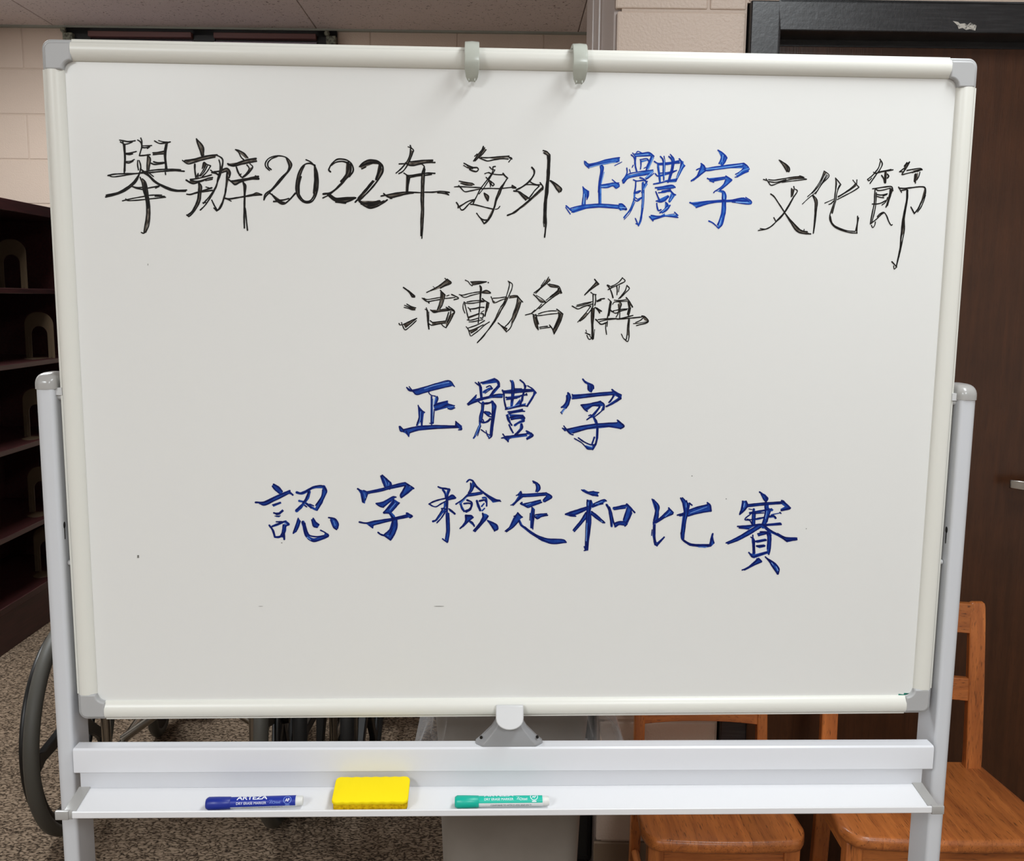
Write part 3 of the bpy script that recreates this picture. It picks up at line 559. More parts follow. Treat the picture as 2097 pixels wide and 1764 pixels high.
# Handwriting on the board: pen strokes read off the board face.  l / m / h = dark, mid and light pen line (width, points);
# f = area covered with thinner ink.  Each character has an origin and a scale; INK_MAP turns them into board coordinates.
GLYPHS = [
("K",210,280,8.82,"""
l30 310,62 400,80 470,90 590,74;l26 325,95 400,135 470,125 535,97;l24 365,90 375,110
f 365,130 410,130 425,400 405,650 385,650 395,400;l34 378,130 400,300 400,480 395,655;l26 405,150 410,300 412,450 407,620
l26 420,300 500,295 610,268;l30 430,315 490,322 545,312;l24 430,450 520,440 575,412;l28 425,470 480,475 550,440
l28 635,60 690,100 710,180 690,260 665,345;l26 692,25 710,80 715,160;l24 730,165 820,165 888,160;l30 720,195 770,200 850,185;l26 850,185 810,215
l30 670,345 760,338 860,325;l26 815,350 805,480 805,600;l28 825,345 865,400 850,520 835,610;f 820,350 865,400 840,600 805,600
l28 940,78 1020,120 1100,120 1225,95;l26 1015,72 1100,95 1180,100;f 1125,140 1175,110 1145,300 1160,580 1130,590 1115,350
l34 1145,140 1125,260 1125,400 1140,500 1145,580;l24 1172,120 1150,260 1145,420 1165,580
l28 910,292 1010,285 1110,262;l26 915,325 1000,318 1100,312;f 910,292 1110,265 1100,312 915,325
l30 880,480 930,500 1030,495 1125,475;l30 925,455 980,470 1110,465;l30 1135,650 1140,685
l30 100,703 200,680 400,670 620,665 700,655;l26 110,700 180,725 300,715 460,690 620,665
l30 700,655 850,615 1050,595 1230,590 1410,600;l30 700,660 900,645 1100,625 1300,615 1475,625
l26 635,430 635,520 650,600;l26 660,430 685,500 695,590
l34 690,570 670,660 620,750 530,850 420,935 280,1010 70,1060;l30 680,640 620,790 540,880 430,965 250,1045 60,1090
f 660,660 530,850 280,1010 70,1055 60,1090 250,1045 430,965 540,880 620,790
l32 705,600 800,660 900,760 1020,850 1180,920 1350,970 1520,965;l30 720,640 830,710 930,810 1040,880 1180,950 1320,985 1500,985;l26 820,640 920,720
f 680,735 770,810 800,900 750,930 720,880;l28 680,735 720,850 740,970 790,1150 800,1300 790,1480 760,1650 750,1720
l28 720,760 775,820 810,960 830,1100 855,1300 850,1480 830,1620 780,1725
f 720,780 775,820 830,1100 855,1300 850,1480 780,1725 750,1720 790,1480 800,1300 740,970
l36 755,830 780,1000 820,1200 825,1290;l26 700,1730 740,1745 770,1725
l28 525,895 600,930 730,955;l26 540,900 640,920 730,915;l30 820,930 900,915 1020,895;l28 960,930 1020,900
l26 360,1160 550,1115 750,1080;l26 420,1125 440,1150 600,1150 850,1125 1140,1095;l26 845,1060 940,1055 1070,1055;l28 950,1075 1050,1080 1120,1080
"""),
("K",360,280,8.82,"""
l30 375,40 400,140 440,250 470,345;l30 380,50 450,120 500,200 500,330;f 375,45 440,110 500,190 510,310 470,350 430,240;l34 470,345 505,330
l28 120,428 215,490 300,475 450,430 600,390 710,372;l34 165,435 300,415 480,370 620,340 745,330;f 165,440 480,375 745,330 710,375 450,425 200,480
l30 745,340 800,365 845,410 845,520 820,640 770,780 700,950 610,1080 500,1205
l28 780,420 800,490 800,600 760,750 740,880 680,1010 600,1140 530,1240 445,1325;f 845,410 850,520 770,780 760,750 800,600 830,500;l26 490,1195 540,1190
l36 345,500 345,600 365,740;l26 370,740 405,665;l24 400,740 410,690;f 500,465 545,500 530,560 480,570
l26 480,575 510,465 560,500 630,525;l26 545,510 500,600 430,710;l24 570,530 510,640 450,710;l26 630,530 560,640 480,720
l30 265,775 400,755 560,715 645,690;l34 190,785 260,830 320,850 400,825 500,790 580,755 665,740;l28 270,795 400,805 540,770
f 220,800 320,850 400,825 390,800;l24 540,795 660,770
l36 415,830 420,920 415,1000 400,1120 350,1260 290,1360 210,1420;l26 430,840 465,900 455,1020 440,1150 380,1280 300,1390 235,1445
f 420,830 465,900 455,1020 440,1150 380,1280 300,1390 350,1260 400,1120 415,1000;l28 200,1415 235,1440
l34 200,1040 260,1045 350,1020 440,995 540,960 650,925;l24 545,910 600,925;l30 480,1000 560,985 660,970
l26 630,605 670,640 690,660;l36 650,650 720,660 770,690;l34 690,635 780,625 800,620;f 840,590 930,570 990,640 960,720 930,640 840,650
l34 840,600 925,575 985,645 965,740;l28 840,650 920,620;l36 930,645 920,760 910,900 890,1040 850,1180 800,1290 740,1340
f 930,640 960,760 930,900 900,1040 850,1220 740,1345 830,1180 900,950;l30 650,1145 690,1230 740,1320;l26 690,1290 740,1345
l30 1080,235 1140,250 1230,300 1300,380;l26 1095,245 1140,290 1180,370 1230,420;f 1085,230 1220,300 1305,370 1270,400 1190,330 1140,290
l34 940,490 1010,515 1150,465 1300,415 1450,395;l30 950,510 1050,530 1180,500 1320,470 1460,445;f 940,490 1150,460 1450,395 1465,435 1180,500 1000,530
l34 1095,550 1130,650 1180,725;l24 1150,700 1180,675;l28 1285,510 1325,570 1290,650 1200,740;l26 1340,490 1390,545 1340,630 1260,710 1210,740
f 1325,570 1390,545 1340,630 1260,710 1200,740 1290,650
l40 1000,805 1100,795 1200,775 1320,755 1490,720;f 1000,790 1240,755 1240,800 1060,870;l34 950,770 1010,820 1070,865 1160,820 1250,790
l34 1250,790 1380,765 1500,765;l30 1440,710 1500,755
l34 1215,810 1235,900 1240,1050 1240,1200 1235,1400 1240,1650;l26 1215,820 1265,880 1255,1000 1250,1100;f 1215,820 1265,880 1260,1300 1240,1300;l30 1255,1290 1270,1450 1295,1690
l34 890,1110 960,1125 1100,1105 1250,1080 1400,1060 1550,1050;l24 890,1120 950,1140 1000,1165;l26 1280,1070 1400,1040 1460,1015 1550,1045;f 1290,1070 1450,1015 1550,1050 1400,1070
"""),
("K",530,310,7.49,"""
l22 165,295 110,240 100,190 140,120 220,80 320,70 420,95 480,150 505,210 470,290 390,390 270,530 190,610 110,690 80,745
l24 190,280 145,240 140,180 190,120 290,75;l26 420,100 460,200 465,250 440,310 350,400 200,580 100,660 80,745
f 430,100 500,190 470,290 440,310 460,200;f 450,300 430,350 300,510 200,590 190,600 310,440;f 160,630 80,745 110,680
l28 165,640 220,680 290,745 360,750 460,725;l34 230,770 300,770 390,790;l30 200,660 280,760 350,805 400,800 470,745 560,645;f 200,650 340,750 400,800 340,800 280,760
"""),
("K",530,310,7.49,"""
l22 725,130 790,160 850,210
l28 850,210 780,185 710,200 650,260 600,370 575,500 575,600 600,690 660,760 740,790 820,765 870,690 900,580 910,440 890,310 850,210
l24 700,220 650,330 610,460 605,600 640,700 710,765 790,755 840,690 855,610
f 700,220 650,330 610,460 605,600 640,700 660,760 600,690 575,600 575,500 600,370 650,260;l32 860,215 860,320 860,450 845,640
f 860,215 890,310 910,440 900,580 870,690 840,690 860,450;l24 885,330 885,450 870,610;l26 650,390 620,500 620,650
"""),
("K",530,310,7.49,"""
l26 1100,315 1075,290 1090,240 1130,180 1200,125 1280,120 1360,140 1420,190 1450,270 1440,320 1390,390
l26 1110,215 1180,170 1280,155 1360,175;l40 1370,175 1370,260 1345,350 1300,420 1265,460
l34 1405,190 1410,280 1390,360 1320,440 1260,500 1170,590 1090,640 990,655;l28 1370,380 1290,480 1200,570 1100,650
f 1340,160 1420,200 1420,330 1320,450 1270,480 1260,450 1330,380;f 1060,265 1100,315 1075,300;l26 985,715 1060,680
l36 1060,660 1130,730 1210,770 1330,785;l28 1090,665 1180,720 1300,715 1470,710;l34 1140,730 1230,745 1400,730 1485,715
l26 1180,780 1330,795;l26 1340,780 1420,750 1480,720;f 1100,690 1180,720 1480,712 1340,790 1200,790
"""),
("K",530,310,7.49,"""
l30 1545,235 1590,185 1660,145 1740,135 1830,155 1890,210 1905,290 1880,360 1800,480 1690,610 1600,700 1545,750
l40 1560,230 1620,205 1700,180 1790,170 1850,190;f 1545,235 1600,180 1700,140 1840,160 1850,200 1750,195 1640,235 1580,275;l26 1580,270 1640,240
l44 1860,190 1860,260 1820,370 1800,430;f 1840,190 1905,290 1840,430 1790,430;l44 1750,460 1680,550 1590,650 1530,725;f 1790,450 1545,755 1520,720 1740,455
l30 1480,780 1520,745 1590,800;l50 1580,800 1680,800 1780,790 1850,770;f 1520,760 1850,760 1830,830 1700,870 1600,840
l28 1540,770 1610,830 1700,870 1800,850 1910,790 1970,745;l36 1680,840 1780,820 1920,765
"""),
("K",750,290,8.82,"""
l24 755,95 810,115 855,160 840,200;l26 795,70 810,110;l28 800,130 795,220 760,320 700,410 620,500 540,570;l28 845,180 820,260 770,370 730,450 660,540 590,580
f 800,150 850,170 790,340 740,400 720,390 780,270;l28 595,405 690,400;l30 710,385 770,425 840,435 950,410 1060,385 1240,378;l28 790,365 900,355 1040,340 1200,335
f 740,400 850,360 1200,335 1200,370 1060,385 840,440;l28 1150,355 1200,350
l24 680,570 740,610 790,655;l30 730,610 810,615 920,595 1010,580;l28 790,650 900,625 1000,610;f 740,605 1000,580 1000,615 790,655
l30 1010,580 1120,570 1240,575;l28 1060,610 1180,595;l26 990,400 1045,445 1045,560
l28 1045,470 1010,570 1000,700 1000,850 990,1000 1000,1200 990,1400 990,1700;l28 1060,500 1050,600 1040,800 1035,1000 1035,1200 1030,1400 1015,1600 1005,1750
f 1045,470 1055,600 1035,1000 1030,1400 1005,1700 990,1400 1000,850 1010,580
l40 745,620 750,720 740,820 735,920;f 720,620 790,650 770,800 755,920 710,920;l24 785,660 760,800 750,920
l30 270,985 400,960 560,930 700,915 900,920 1000,925;l32 315,940 370,985 430,1010 560,990 700,950 850,930
f 320,960 700,915 850,930 560,990 430,1015;l24 430,1030 465,1030;l30 1050,915 1200,915 1350,900 1500,920;l26 1290,925 1400,935 1490,965;l30 1430,915 1490,965
"""),
("K",920,290,9.8,"""
l30 685,100 660,160 580,260 490,390;l30 710,125 650,220 580,320 520,390;f 680,110 740,160 600,310 530,390 485,395;l26 740,165 690,230 610,310;l24 510,295 560,250
l28 640,320 750,325 950,310 1200,290;l30 600,325 700,370 770,390 900,365 1050,345 1180,350;f 800,330 1190,290 1200,320 900,350
l26 1190,310 1255,335 1225,370 1195,410;l24 1210,330 1260,350
l32 295,435 380,480 470,520 560,525 585,560 550,600 480,595 410,560;l26 290,480 380,530 470,545;f 300,435 480,515 540,540 400,545;f 400,550 540,590 480,605
l26 200,795 330,820 460,840 500,865;l26 230,835 330,870 450,880;f 260,795 470,830 505,865 460,890 350,875 240,835
l24 810,510 860,560 915,570;l28 925,500 880,510 875,560 870,610 800,720 700,850 620,960 560,1080 500,1200 480,1250
l22 915,575 850,680 760,830 680,950 600,1050;l26 715,645 780,625 850,650;l26 790,620 870,650 980,665 1090,665;l34 1080,640 1110,680 1170,735
l30 1170,735 1090,850 1020,940 970,1060 930,1180 900,1320 850,1460 780,1560 705,1645
l28 1150,760 1070,900 1010,1060 950,1180 910,1320 860,1460 800,1560 730,1640
f 1170,735 1090,900 950,1180 930,1300 850,1460 760,1560 880,1330 930,1180 1020,940
l26 740,720 790,770 860,820 900,860 870,890 830,840 825,910;f 760,740 860,800 850,850 830,900
l28 105,910 200,905 400,915 620,925;l28 190,885 240,940 310,1005 430,990 600,955 800,940 1000,945 1150,930 1250,920
l26 1260,880 1260,920;f 1265,880 1345,935 1270,930;l30 1265,880 1340,930 1270,930
f 690,1030 730,1040 805,1110 770,1200 750,1150;l30 700,1035 720,1100 770,1190;l30 710,1040 790,1100 775,1190
l32 145,1225 180,1280 180,1330;l30 175,1330 280,1260 380,1200 500,1165;l30 210,1320 240,1370 280,1370 400,1250 480,1190;f 190,1290 380,1195 300,1260 200,1330
l30 430,1260 520,1270 700,1315 870,1355;l24 925,1360 980,1345 1015,1300;l30 550,1440 620,1530 700,1575 780,1570;l28 620,1530 700,1650;f 630,1540 690,1600 700,1650
"""),
("K",1020,300,8.82,"""
l34 610,380 655,440 650,500 590,600 520,670 420,740 330,785;f 630,400 665,480 580,620 500,690 600,580 640,490;l26 565,635 500,690
l26 560,625 620,665 690,690 770,690;l22 510,690 620,690 740,710;l30 760,655 810,730 805,780;l26 740,720 660,800 610,870 570,920
l36 795,760 700,840 610,930 520,1010 420,1090 300,1190 170,1245;f 800,720 810,790 650,930 480,1080 260,1220 170,1255 400,1090 560,960 700,820
l30 285,805 380,820 460,870 560,940;l34 370,820 430,890 500,970;f 380,820 560,940 510,970
l28 815,75 880,95 935,150;l26 825,115 890,160;f 815,75 930,130 945,160 890,170
l40 900,170 905,300 895,450 890,560 875,700 860,850 845,1000 835,1150 830,1380;l30 935,160 930,350 920,550 905,700 895,850 870,1000 865,1200 870,1380
f 890,160 940,160 915,600 890,900 870,1380 825,1380 840,1000 870,700;l30 850,1300 855,1500 840,1640;l30 870,1390 855,1520;l22 825,1390 830,1450
l30 940,620 1000,680 1050,760 1100,830;l30 945,620 1050,680 1145,770 1130,815;f 940,610 1050,670 1150,770 1145,810 1105,835 1040,750
"""),
("B",1150,300,11.76,"""
f 540,340 640,420 850,380 1050,310 1300,265 1400,275 1400,370 1290,385 1100,425 850,470 680,520 600,480
l30 575,365 650,425 800,405 1000,345 1200,295 1395,270;l24 550,350 560,430 660,530;l36 640,470 800,445 950,410 1350,370;h18 680,500 850,455 1100,405 1300,380;l30 1360,310 1370,350;l22 1280,460 1450,375
f 930,430 1020,480 1010,600 960,850 960,1380 890,1380 890,1000 920,700 940,550;l40 950,430 1000,500 985,620 930,850 905,1050 905,1380;l30 930,480 945,600 910,800 885,1100;h18 1025,620 960,880
f 950,915 1230,870 1380,880 1395,960 1310,1010 1240,960 980,1005;l30 950,930 1100,910 1250,880 1380,880;l30 1220,800 1290,860 1390,930;l26 960,990 1100,995 1240,950 1310,1010 1395,960;h18 970,975 1100,960
f 500,970 640,1060 655,1150 610,1285 585,1200 575,1420 480,1420 520,1150;l30 510,970 560,1030 620,1080 610,1280;l26 530,1010 520,1200 490,1410;l26 650,1080 650,1180 610,1280;h26 545,1150 530,1380;l24 575,1150 570,1410
f 90,1430 240,1510 500,1420 900,1370 1380,1410 1480,1390 1570,1520 1420,1545 1350,1500 900,1475 600,1500 280,1605
l40 110,1430 230,1540;l34 250,1580 420,1520 650,1480 900,1460 1350,1490;l30 220,1490 450,1430 900,1390 1380,1420;l28 100,1470 210,1630
l40 1390,1390 1460,1390 1560,1520 1470,1500;l26 1370,1450 1420,1540;h18 1400,1470 1540,1480
"""),
("B",1260,300,10.376,"""
l34 340,180 400,240 420,330 430,450 460,525;l26 370,140 410,200;f 400,150 720,130 810,200 760,220 700,190 430,215
l30 410,160 560,150 720,130 820,210;l26 450,130 480,105 560,140;l28 420,210 740,195;h18 430,190 700,170;l38 430,220 420,360 450,520;l36 770,210 720,330 670,440 660,500
f 780,200 815,230 720,480 660,490;h20 800,250 700,490;l20 815,240 740,400 700,490;l28 525,280 680,265 710,320;f 530,300 690,280 690,300 530,350;l30 540,300 545,400 535,480;l24 360,445 380,400;l22 610,465 670,430
l28 245,460 250,560 210,640 150,720;f 150,720 240,620 500,560 790,500 820,530 700,690 620,680 700,590 480,630 290,660 170,790
l26 230,620 300,580 500,540 800,500;l26 180,780 270,680 400,640 600,610 720,580;l24 150,720 165,780;l22 300,490 320,550;l24 820,570 740,640 650,700;h20 790,540 660,660
l34 525,665 600,690 650,740;l32 385,710 450,735 600,720 660,745;l34 435,750 430,860 410,980;l28 680,740 620,860 560,980;f 640,740 690,800 580,980 610,860;h18 660,800 600,920
m46 590,770 590,980 585,1120 575,1280 560,1420 540,1560 500,1670;l18 570,770 570,1000 560,1400 495,1680;l18 615,800 600,1250 540,1600;h16 595,1000 580,1300
l32 400,990 470,990 540,945;l26 440,970 520,940;m38 410,1000 400,1120 370,1230 320,1340 250,1430 185,1510;l18 385,1150 290,1380 190,1500;l18 420,1180 300,1430 190,1550
l32 390,1120 460,1160 560,1090;l24 430,1090 470,1120 550,1085;l28 425,1530 495,1690;l24 440,1640 490,1670
l34 960,215 1010,280 1020,500 1030,720;l26 1035,210 1050,300 1050,500 1030,700;h16 1042,280 1040,650
l34 1140,215 1200,290 1200,450 1160,600 1120,760;l30 1170,170 1240,260 1250,330 1220,500 1150,740;f 1170,170 1250,260 1240,420 1150,740 1110,760 1190,520 1200,330
l36 830,320 900,360 1050,360 1200,340 1350,310;l32 900,390 1050,385 1200,365 1360,350;f 830,320 920,350 1350,310 1370,350 920,390;l34 1360,265 1410,330 1400,400;f 1350,260 1460,330 1400,400
l36 1400,350 1380,480 1330,600 1290,730;l30 1475,410 1400,500 1340,620 1290,740;f 1440,340 1480,410 1300,740 1275,720 1370,480;h18 1430,390 1310,670
m46 910,420 930,550 950,760;l20 895,430 945,750;l30 850,580 900,630 1000,610 1200,560 1300,510;l28 940,570 1100,555 1280,520;f 880,620 1290,510 1200,570 950,650
l34 815,800 950,775 1100,740 1280,720;f 1050,720 1290,680 1280,760 1100,765;l36 855,880 1000,860 1220,830 1270,870;f 855,880 1220,830 1270,880 910,920;l26 900,920 1240,880
l34 860,960 900,1060 940,1150;l34 920,985 1050,970 1170,940 1220,1000 1280,1030;l30 990,950 1170,920;f 920,975 1170,920 1290,1035 1230,1060 1170,970
l36 1240,1020 1180,1100 1150,1180;f 1180,1000 1280,1035 1170,1190 1120,1170;h18 1220,1040 1160,1150;l34 870,1160 960,1180 1060,1140 1130,1060;f 870,1150 1120,1030 1150,1080 1060,1150 960,1185
l34 880,1210 890,1290 920,1365 970,1345;l40 1070,1190 1110,1240 1060,1330 950,1410;l30 1165,1250 1100,1350 1000,1410;f 1060,1200 1165,1250 1080,1380 940,1415 1050,1320;h16 1110,1290 1000,1390
f 730,1480 960,1470 1050,1420 1060,1470 1330,1440 1320,1510 1050,1490 810,1570;l28 760,1465 900,1485 1050,1470 1250,1440;l32 725,1490 800,1580;l32 790,1555 950,1510 1060,1480 1330,1510;l30 1260,1400 1330,1465;h18 1060,1465 1270,1455
"""),
("B",1400,300,10.08,"""
f 700,70 770,95 895,240 800,390 720,360 770,220;l34 710,80 780,120 850,180 890,240;l30 890,240 850,320 800,390;l26 780,170 770,260 730,350;l26 840,200 820,280 780,340 780,390;h18 810,180 790,320
f 360,350 450,450 620,430 1240,345 1350,470 1330,520 1110,640 1080,600 1240,450 900,450 470,510 200,700 300,560
l30 360,355 420,400 450,450 620,430 900,390 1240,350;l26 420,470 480,500 700,470 950,440 1230,400;h24 470,470 700,450 1000,410 1200,380
l34 370,400 330,500 270,620 160,710;l30 450,500 350,580 250,660 200,700;l26 265,485 320,455;l32 1240,350 1310,400 1350,470;l34 1330,510 1220,560 1110,620;l26 1240,440 1180,510 1070,575;h18 1340,455 1200,510 1110,590;l24 1060,635 1110,630
f 490,660 870,620 860,680 620,730;f 870,620 990,690 750,900 720,880 870,720;f 740,910 830,930 880,1010 880,1100 870,1380 790,1620 720,1700 700,1610 770,1380 790,1200 790,960 700,930 640,930
l34 490,660 560,690 700,660 870,630;l28 540,710 620,740;l26 620,710 860,670;l32 870,610 990,690;l28 990,700 880,800 750,900;l26 870,690 820,790 720,880 640,930 620,955
l28 740,910 830,930 870,1010 870,1080;l28 800,960 800,1090;h20 830,1000 830,1080
f 130,1160 480,1120 1020,1100 1240,1050 1400,1140 1390,1190 1000,1150 500,1170 270,1270 200,1220
l34 130,1160 220,1190 400,1150 700,1120 1000,1110 1240,1070 1340,1130;l32 260,1260 400,1210 600,1160 850,1130 1330,1120;l22 1280,1050 1400,1140 1390,1185 1000,1150;h20 1080,1150 1330,1165
l30 800,1160 790,1350 750,1500 700,1620;l30 860,1160 860,1340 830,1470 790,1620 720,1690;h22 780,1480 740,1620;l30 520,1540 600,1580 720,1690
"""),
("K",1540,320,10.08,"""
f 560,75 740,190 780,260 760,330 710,320 640,210;l26 560,80 650,200 720,320;l30 580,90 700,170 760,230 775,290 760,325;l26 720,210 740,310
l26 235,480 300,500;l26 290,465 340,540 390,600 550,550 750,490 900,465 1050,460 1125,475;l28 340,485 450,495 650,465 800,440 960,420;l26 350,525 480,540 700,485
f 700,460 1000,400 1100,440 900,480;l22 620,540 850,510 1120,480;l36 985,410 1060,440
l30 385,780 450,830 540,960 620,1080 700,1210 800,1370 880,1500 960,1570 1080,1600 1210,1605;l28 690,1190 780,1300 870,1400 960,1500 1060,1550 1140,1560
f 690,1190 850,1360 1000,1510 1210,1600 1000,1590 880,1510 780,1350;l24 1075,1510 1070,1540;l26 815,665 810,840;l26 860,625 870,670 840,800
l24 890,680 935,715 870,830 800,960 720,1100 600,1260 480,1370 310,1500 170,1495;l28 910,770 820,900 740,1040 640,1190 530,1310 420,1430 300,1500 130,1535
f 815,660 860,690 850,830 800,840;l26 450,1270 485,1335
"""),
("K",1620,330,11.025,"""
l26 745,225 860,325 700,510 550,740;l24 740,235 690,380 640,480 500,680 370,805;l24 760,290 660,500 560,640 470,730;l22 800,310 680,520 580,680 380,850 255,970;l22 830,320 720,470
f 750,220 800,270 640,500 600,560 700,380;l30 500,780 570,850 590,920 575,1080 555,1250 540,1400 500,1630;l28 490,790 540,920 540,1100 530,1300 520,1450 505,1620
f 490,780 600,900 555,1250 515,1630 490,1600 530,1200 530,950
l28 1000,380 1060,450 1120,530;l28 1005,390 1020,500 1005,640 985,800 970,930 920,1080 880,1200 870,1290 900,1390 970,1480 1100,1550 1250,1600 1400,1625 1490,1625
l26 1120,535 1070,620 1030,740 1010,880 970,1030 930,1180;l28 890,1250 895,1340 960,1440 1080,1510 1250,1570 1440,1590
f 1000,400 1040,520 1000,800 930,1180 900,1180 960,930 990,700;f 880,1200 900,1390 970,1480 1250,1600 1250,1570 1080,1510 940,1420 900,1250;l24 1090,540 1050,640
l28 1490,1630 1480,1590;f 1490,1250 1525,1280 1490,1590 1440,1580 1480,1420;l30 1500,1245 1500,1350 1460,1570;l24 1525,1280 1495,1450 1485,1600
l26 1395,430 1450,500 1530,590;l26 1485,425 1480,510;l28 1460,510 1350,610 1200,720 1060,800;l26 1460,560 1330,650 1150,760 1060,815;l28 1530,595 1400,680 1250,760 1040,870
f 1440,520 1480,540 1300,680 1060,815 1200,720;l22 960,860 850,910 760,950;l28 960,900 900,960 850,980
"""),
("K",1770,320,7.35,"""
l20 235,45 270,115 240,190 190,260 140,330 85,410;l20 240,80 215,170 165,240 110,300 45,350;l18 50,350 65,370 110,330
l18 135,240 180,260;l20 165,260 240,240 330,225 430,205;l20 230,235 330,215 400,200;l22 260,290 290,340 305,400;l28 320,240 315,320 315,400;f 300,240 340,240 330,400 290,400;l24 345,270 365,300 345,330
l20 680,85 620,140 600,220 565,275 640,260 720,240;l22 640,95 600,150;l20 680,90 640,160 590,230 530,235;l20 530,235 600,180;f 680,85 600,130 610,190 640,150
l20 640,215 720,200 850,185 870,205;l24 720,245 800,220 865,200;f 720,220 860,185 870,205 800,240;l30 770,270 760,380;f 750,270 810,250 800,330 770,400 740,380;l20 835,240 820,300 790,355;l20 770,395 768,407
l22 125,490 200,480 300,465 410,460 430,520;l20 170,490 200,515 280,510 390,480;l22 160,500 155,600 150,700 130,800 110,900 90,1020;l18 180,550 175,680 160,800 130,930 110,1010
l20 185,575 250,585 345,565;l20 280,600 340,575;l20 190,605 240,620 290,625;l22 410,490 395,590 360,680 325,765;l28 390,500 380,600 345,740;f 390,490 430,520 390,620 340,760 330,720
l18 350,620 320,690 265,735;l22 120,720 180,720 250,705 320,670;l20 90,1020 190,940 260,870 300,850;l20 195,910 230,870 290,845 330,890 370,990 405,1040 420,1030;l18 105,1040 125,1075 155,1040 165,990
l20 515,465 540,510 560,545;l24 520,480 600,485 700,475 850,460 905,470 920,520 910,590 860,680 810,790 750,865;l20 545,520 640,500;l18 920,590 890,680 850,770 800,840;l22 700,765 750,860
f 905,480 925,560 870,700 760,860 850,690;l26 650,510 645,640 620,800 590,950 570,1090 550,1230 540,1370 510,1530 480,1660
l22 640,520 635,650 610,790 575,960 560,1120 545,1250;l20 600,960 600,1120 580,1230 545,1400 520,1520;f 650,510 645,650 610,950 590,1150 550,1240 580,940 630,650;l22 415,1590 470,1650 485,1670;l18 440,1650 450,1700 480,1670
"""),
("K",810,560,11.76,"""
f 180,330 330,410 480,540 450,590 390,585 340,500 280,430;l40 190,340 300,420 400,500 460,550;l36 350,480 400,560 460,570
l30 270,740 380,800 490,830;l30 215,770 320,810 420,850;l28 205,820 320,845 400,880 470,880;f 260,790 480,820 480,885 400,885
l28 85,1205 100,1240 150,1240;l30 145,1185 175,1270 230,1360 350,1280 500,1140;l30 190,1230 350,1150 510,1085;f 190,1230 400,1130 510,1080 350,1210 240,1320;l24 240,1310 400,1180 500,1095
l30 1190,120 1240,170;f 1240,130 1350,230 1170,320 950,400 750,460 1000,320;l32 1240,150 1100,260 930,370 750,460;l30 1245,140 1345,230 1170,310 1080,360;h18 1260,220 1000,370;l24 1290,230 1130,310;l18 905,315 940,350
l34 1080,410 1190,520;f 1080,400 1200,520 1060,870 990,880 1070,700 1100,560;l30 1095,440 1090,580 1060,720 1010,880;l28 1195,520 1160,650 1120,770 1070,860;l26 1130,480 1120,640;h18 1100,600 1085,740
l32 640,595 760,680 900,660 1070,630;l28 680,600 750,630 900,610 1070,580;l28 1190,605 1300,595 1430,580;f 640,590 750,640 740,680;l34 1350,510 1440,550 1520,600 1410,635;l26 1230,545 1290,525;l34 790,690 810,720
l26 740,830 770,900;l28 715,865 760,890;l44 765,900 770,1050 785,1180 805,1340;l24 800,930 800,1150;l32 845,880 920,940 1060,920 1290,890;l28 920,920 1000,910;l28 1070,880 1230,860 1330,880;f 850,880 1330,870 1330,900 920,950
l34 1220,820 1300,860 1420,920;l36 1280,800 1420,920 1360,1040;l34 1280,940 1240,1070 1210,1160;l36 1330,920 1310,1050 1250,1180;f 1290,1010 1410,930 1300,1200 1220,1310 1210,1200;l30 1390,1000 1300,1180 1220,1300
l32 835,1140 890,1180 1040,1165 1210,1150;l32 780,1195 870,1250 1000,1225 1200,1195;f 880,1180 1210,1150 1210,1210 880,1245;l26 1110,1230 1160,1280 1220,1310
"""),
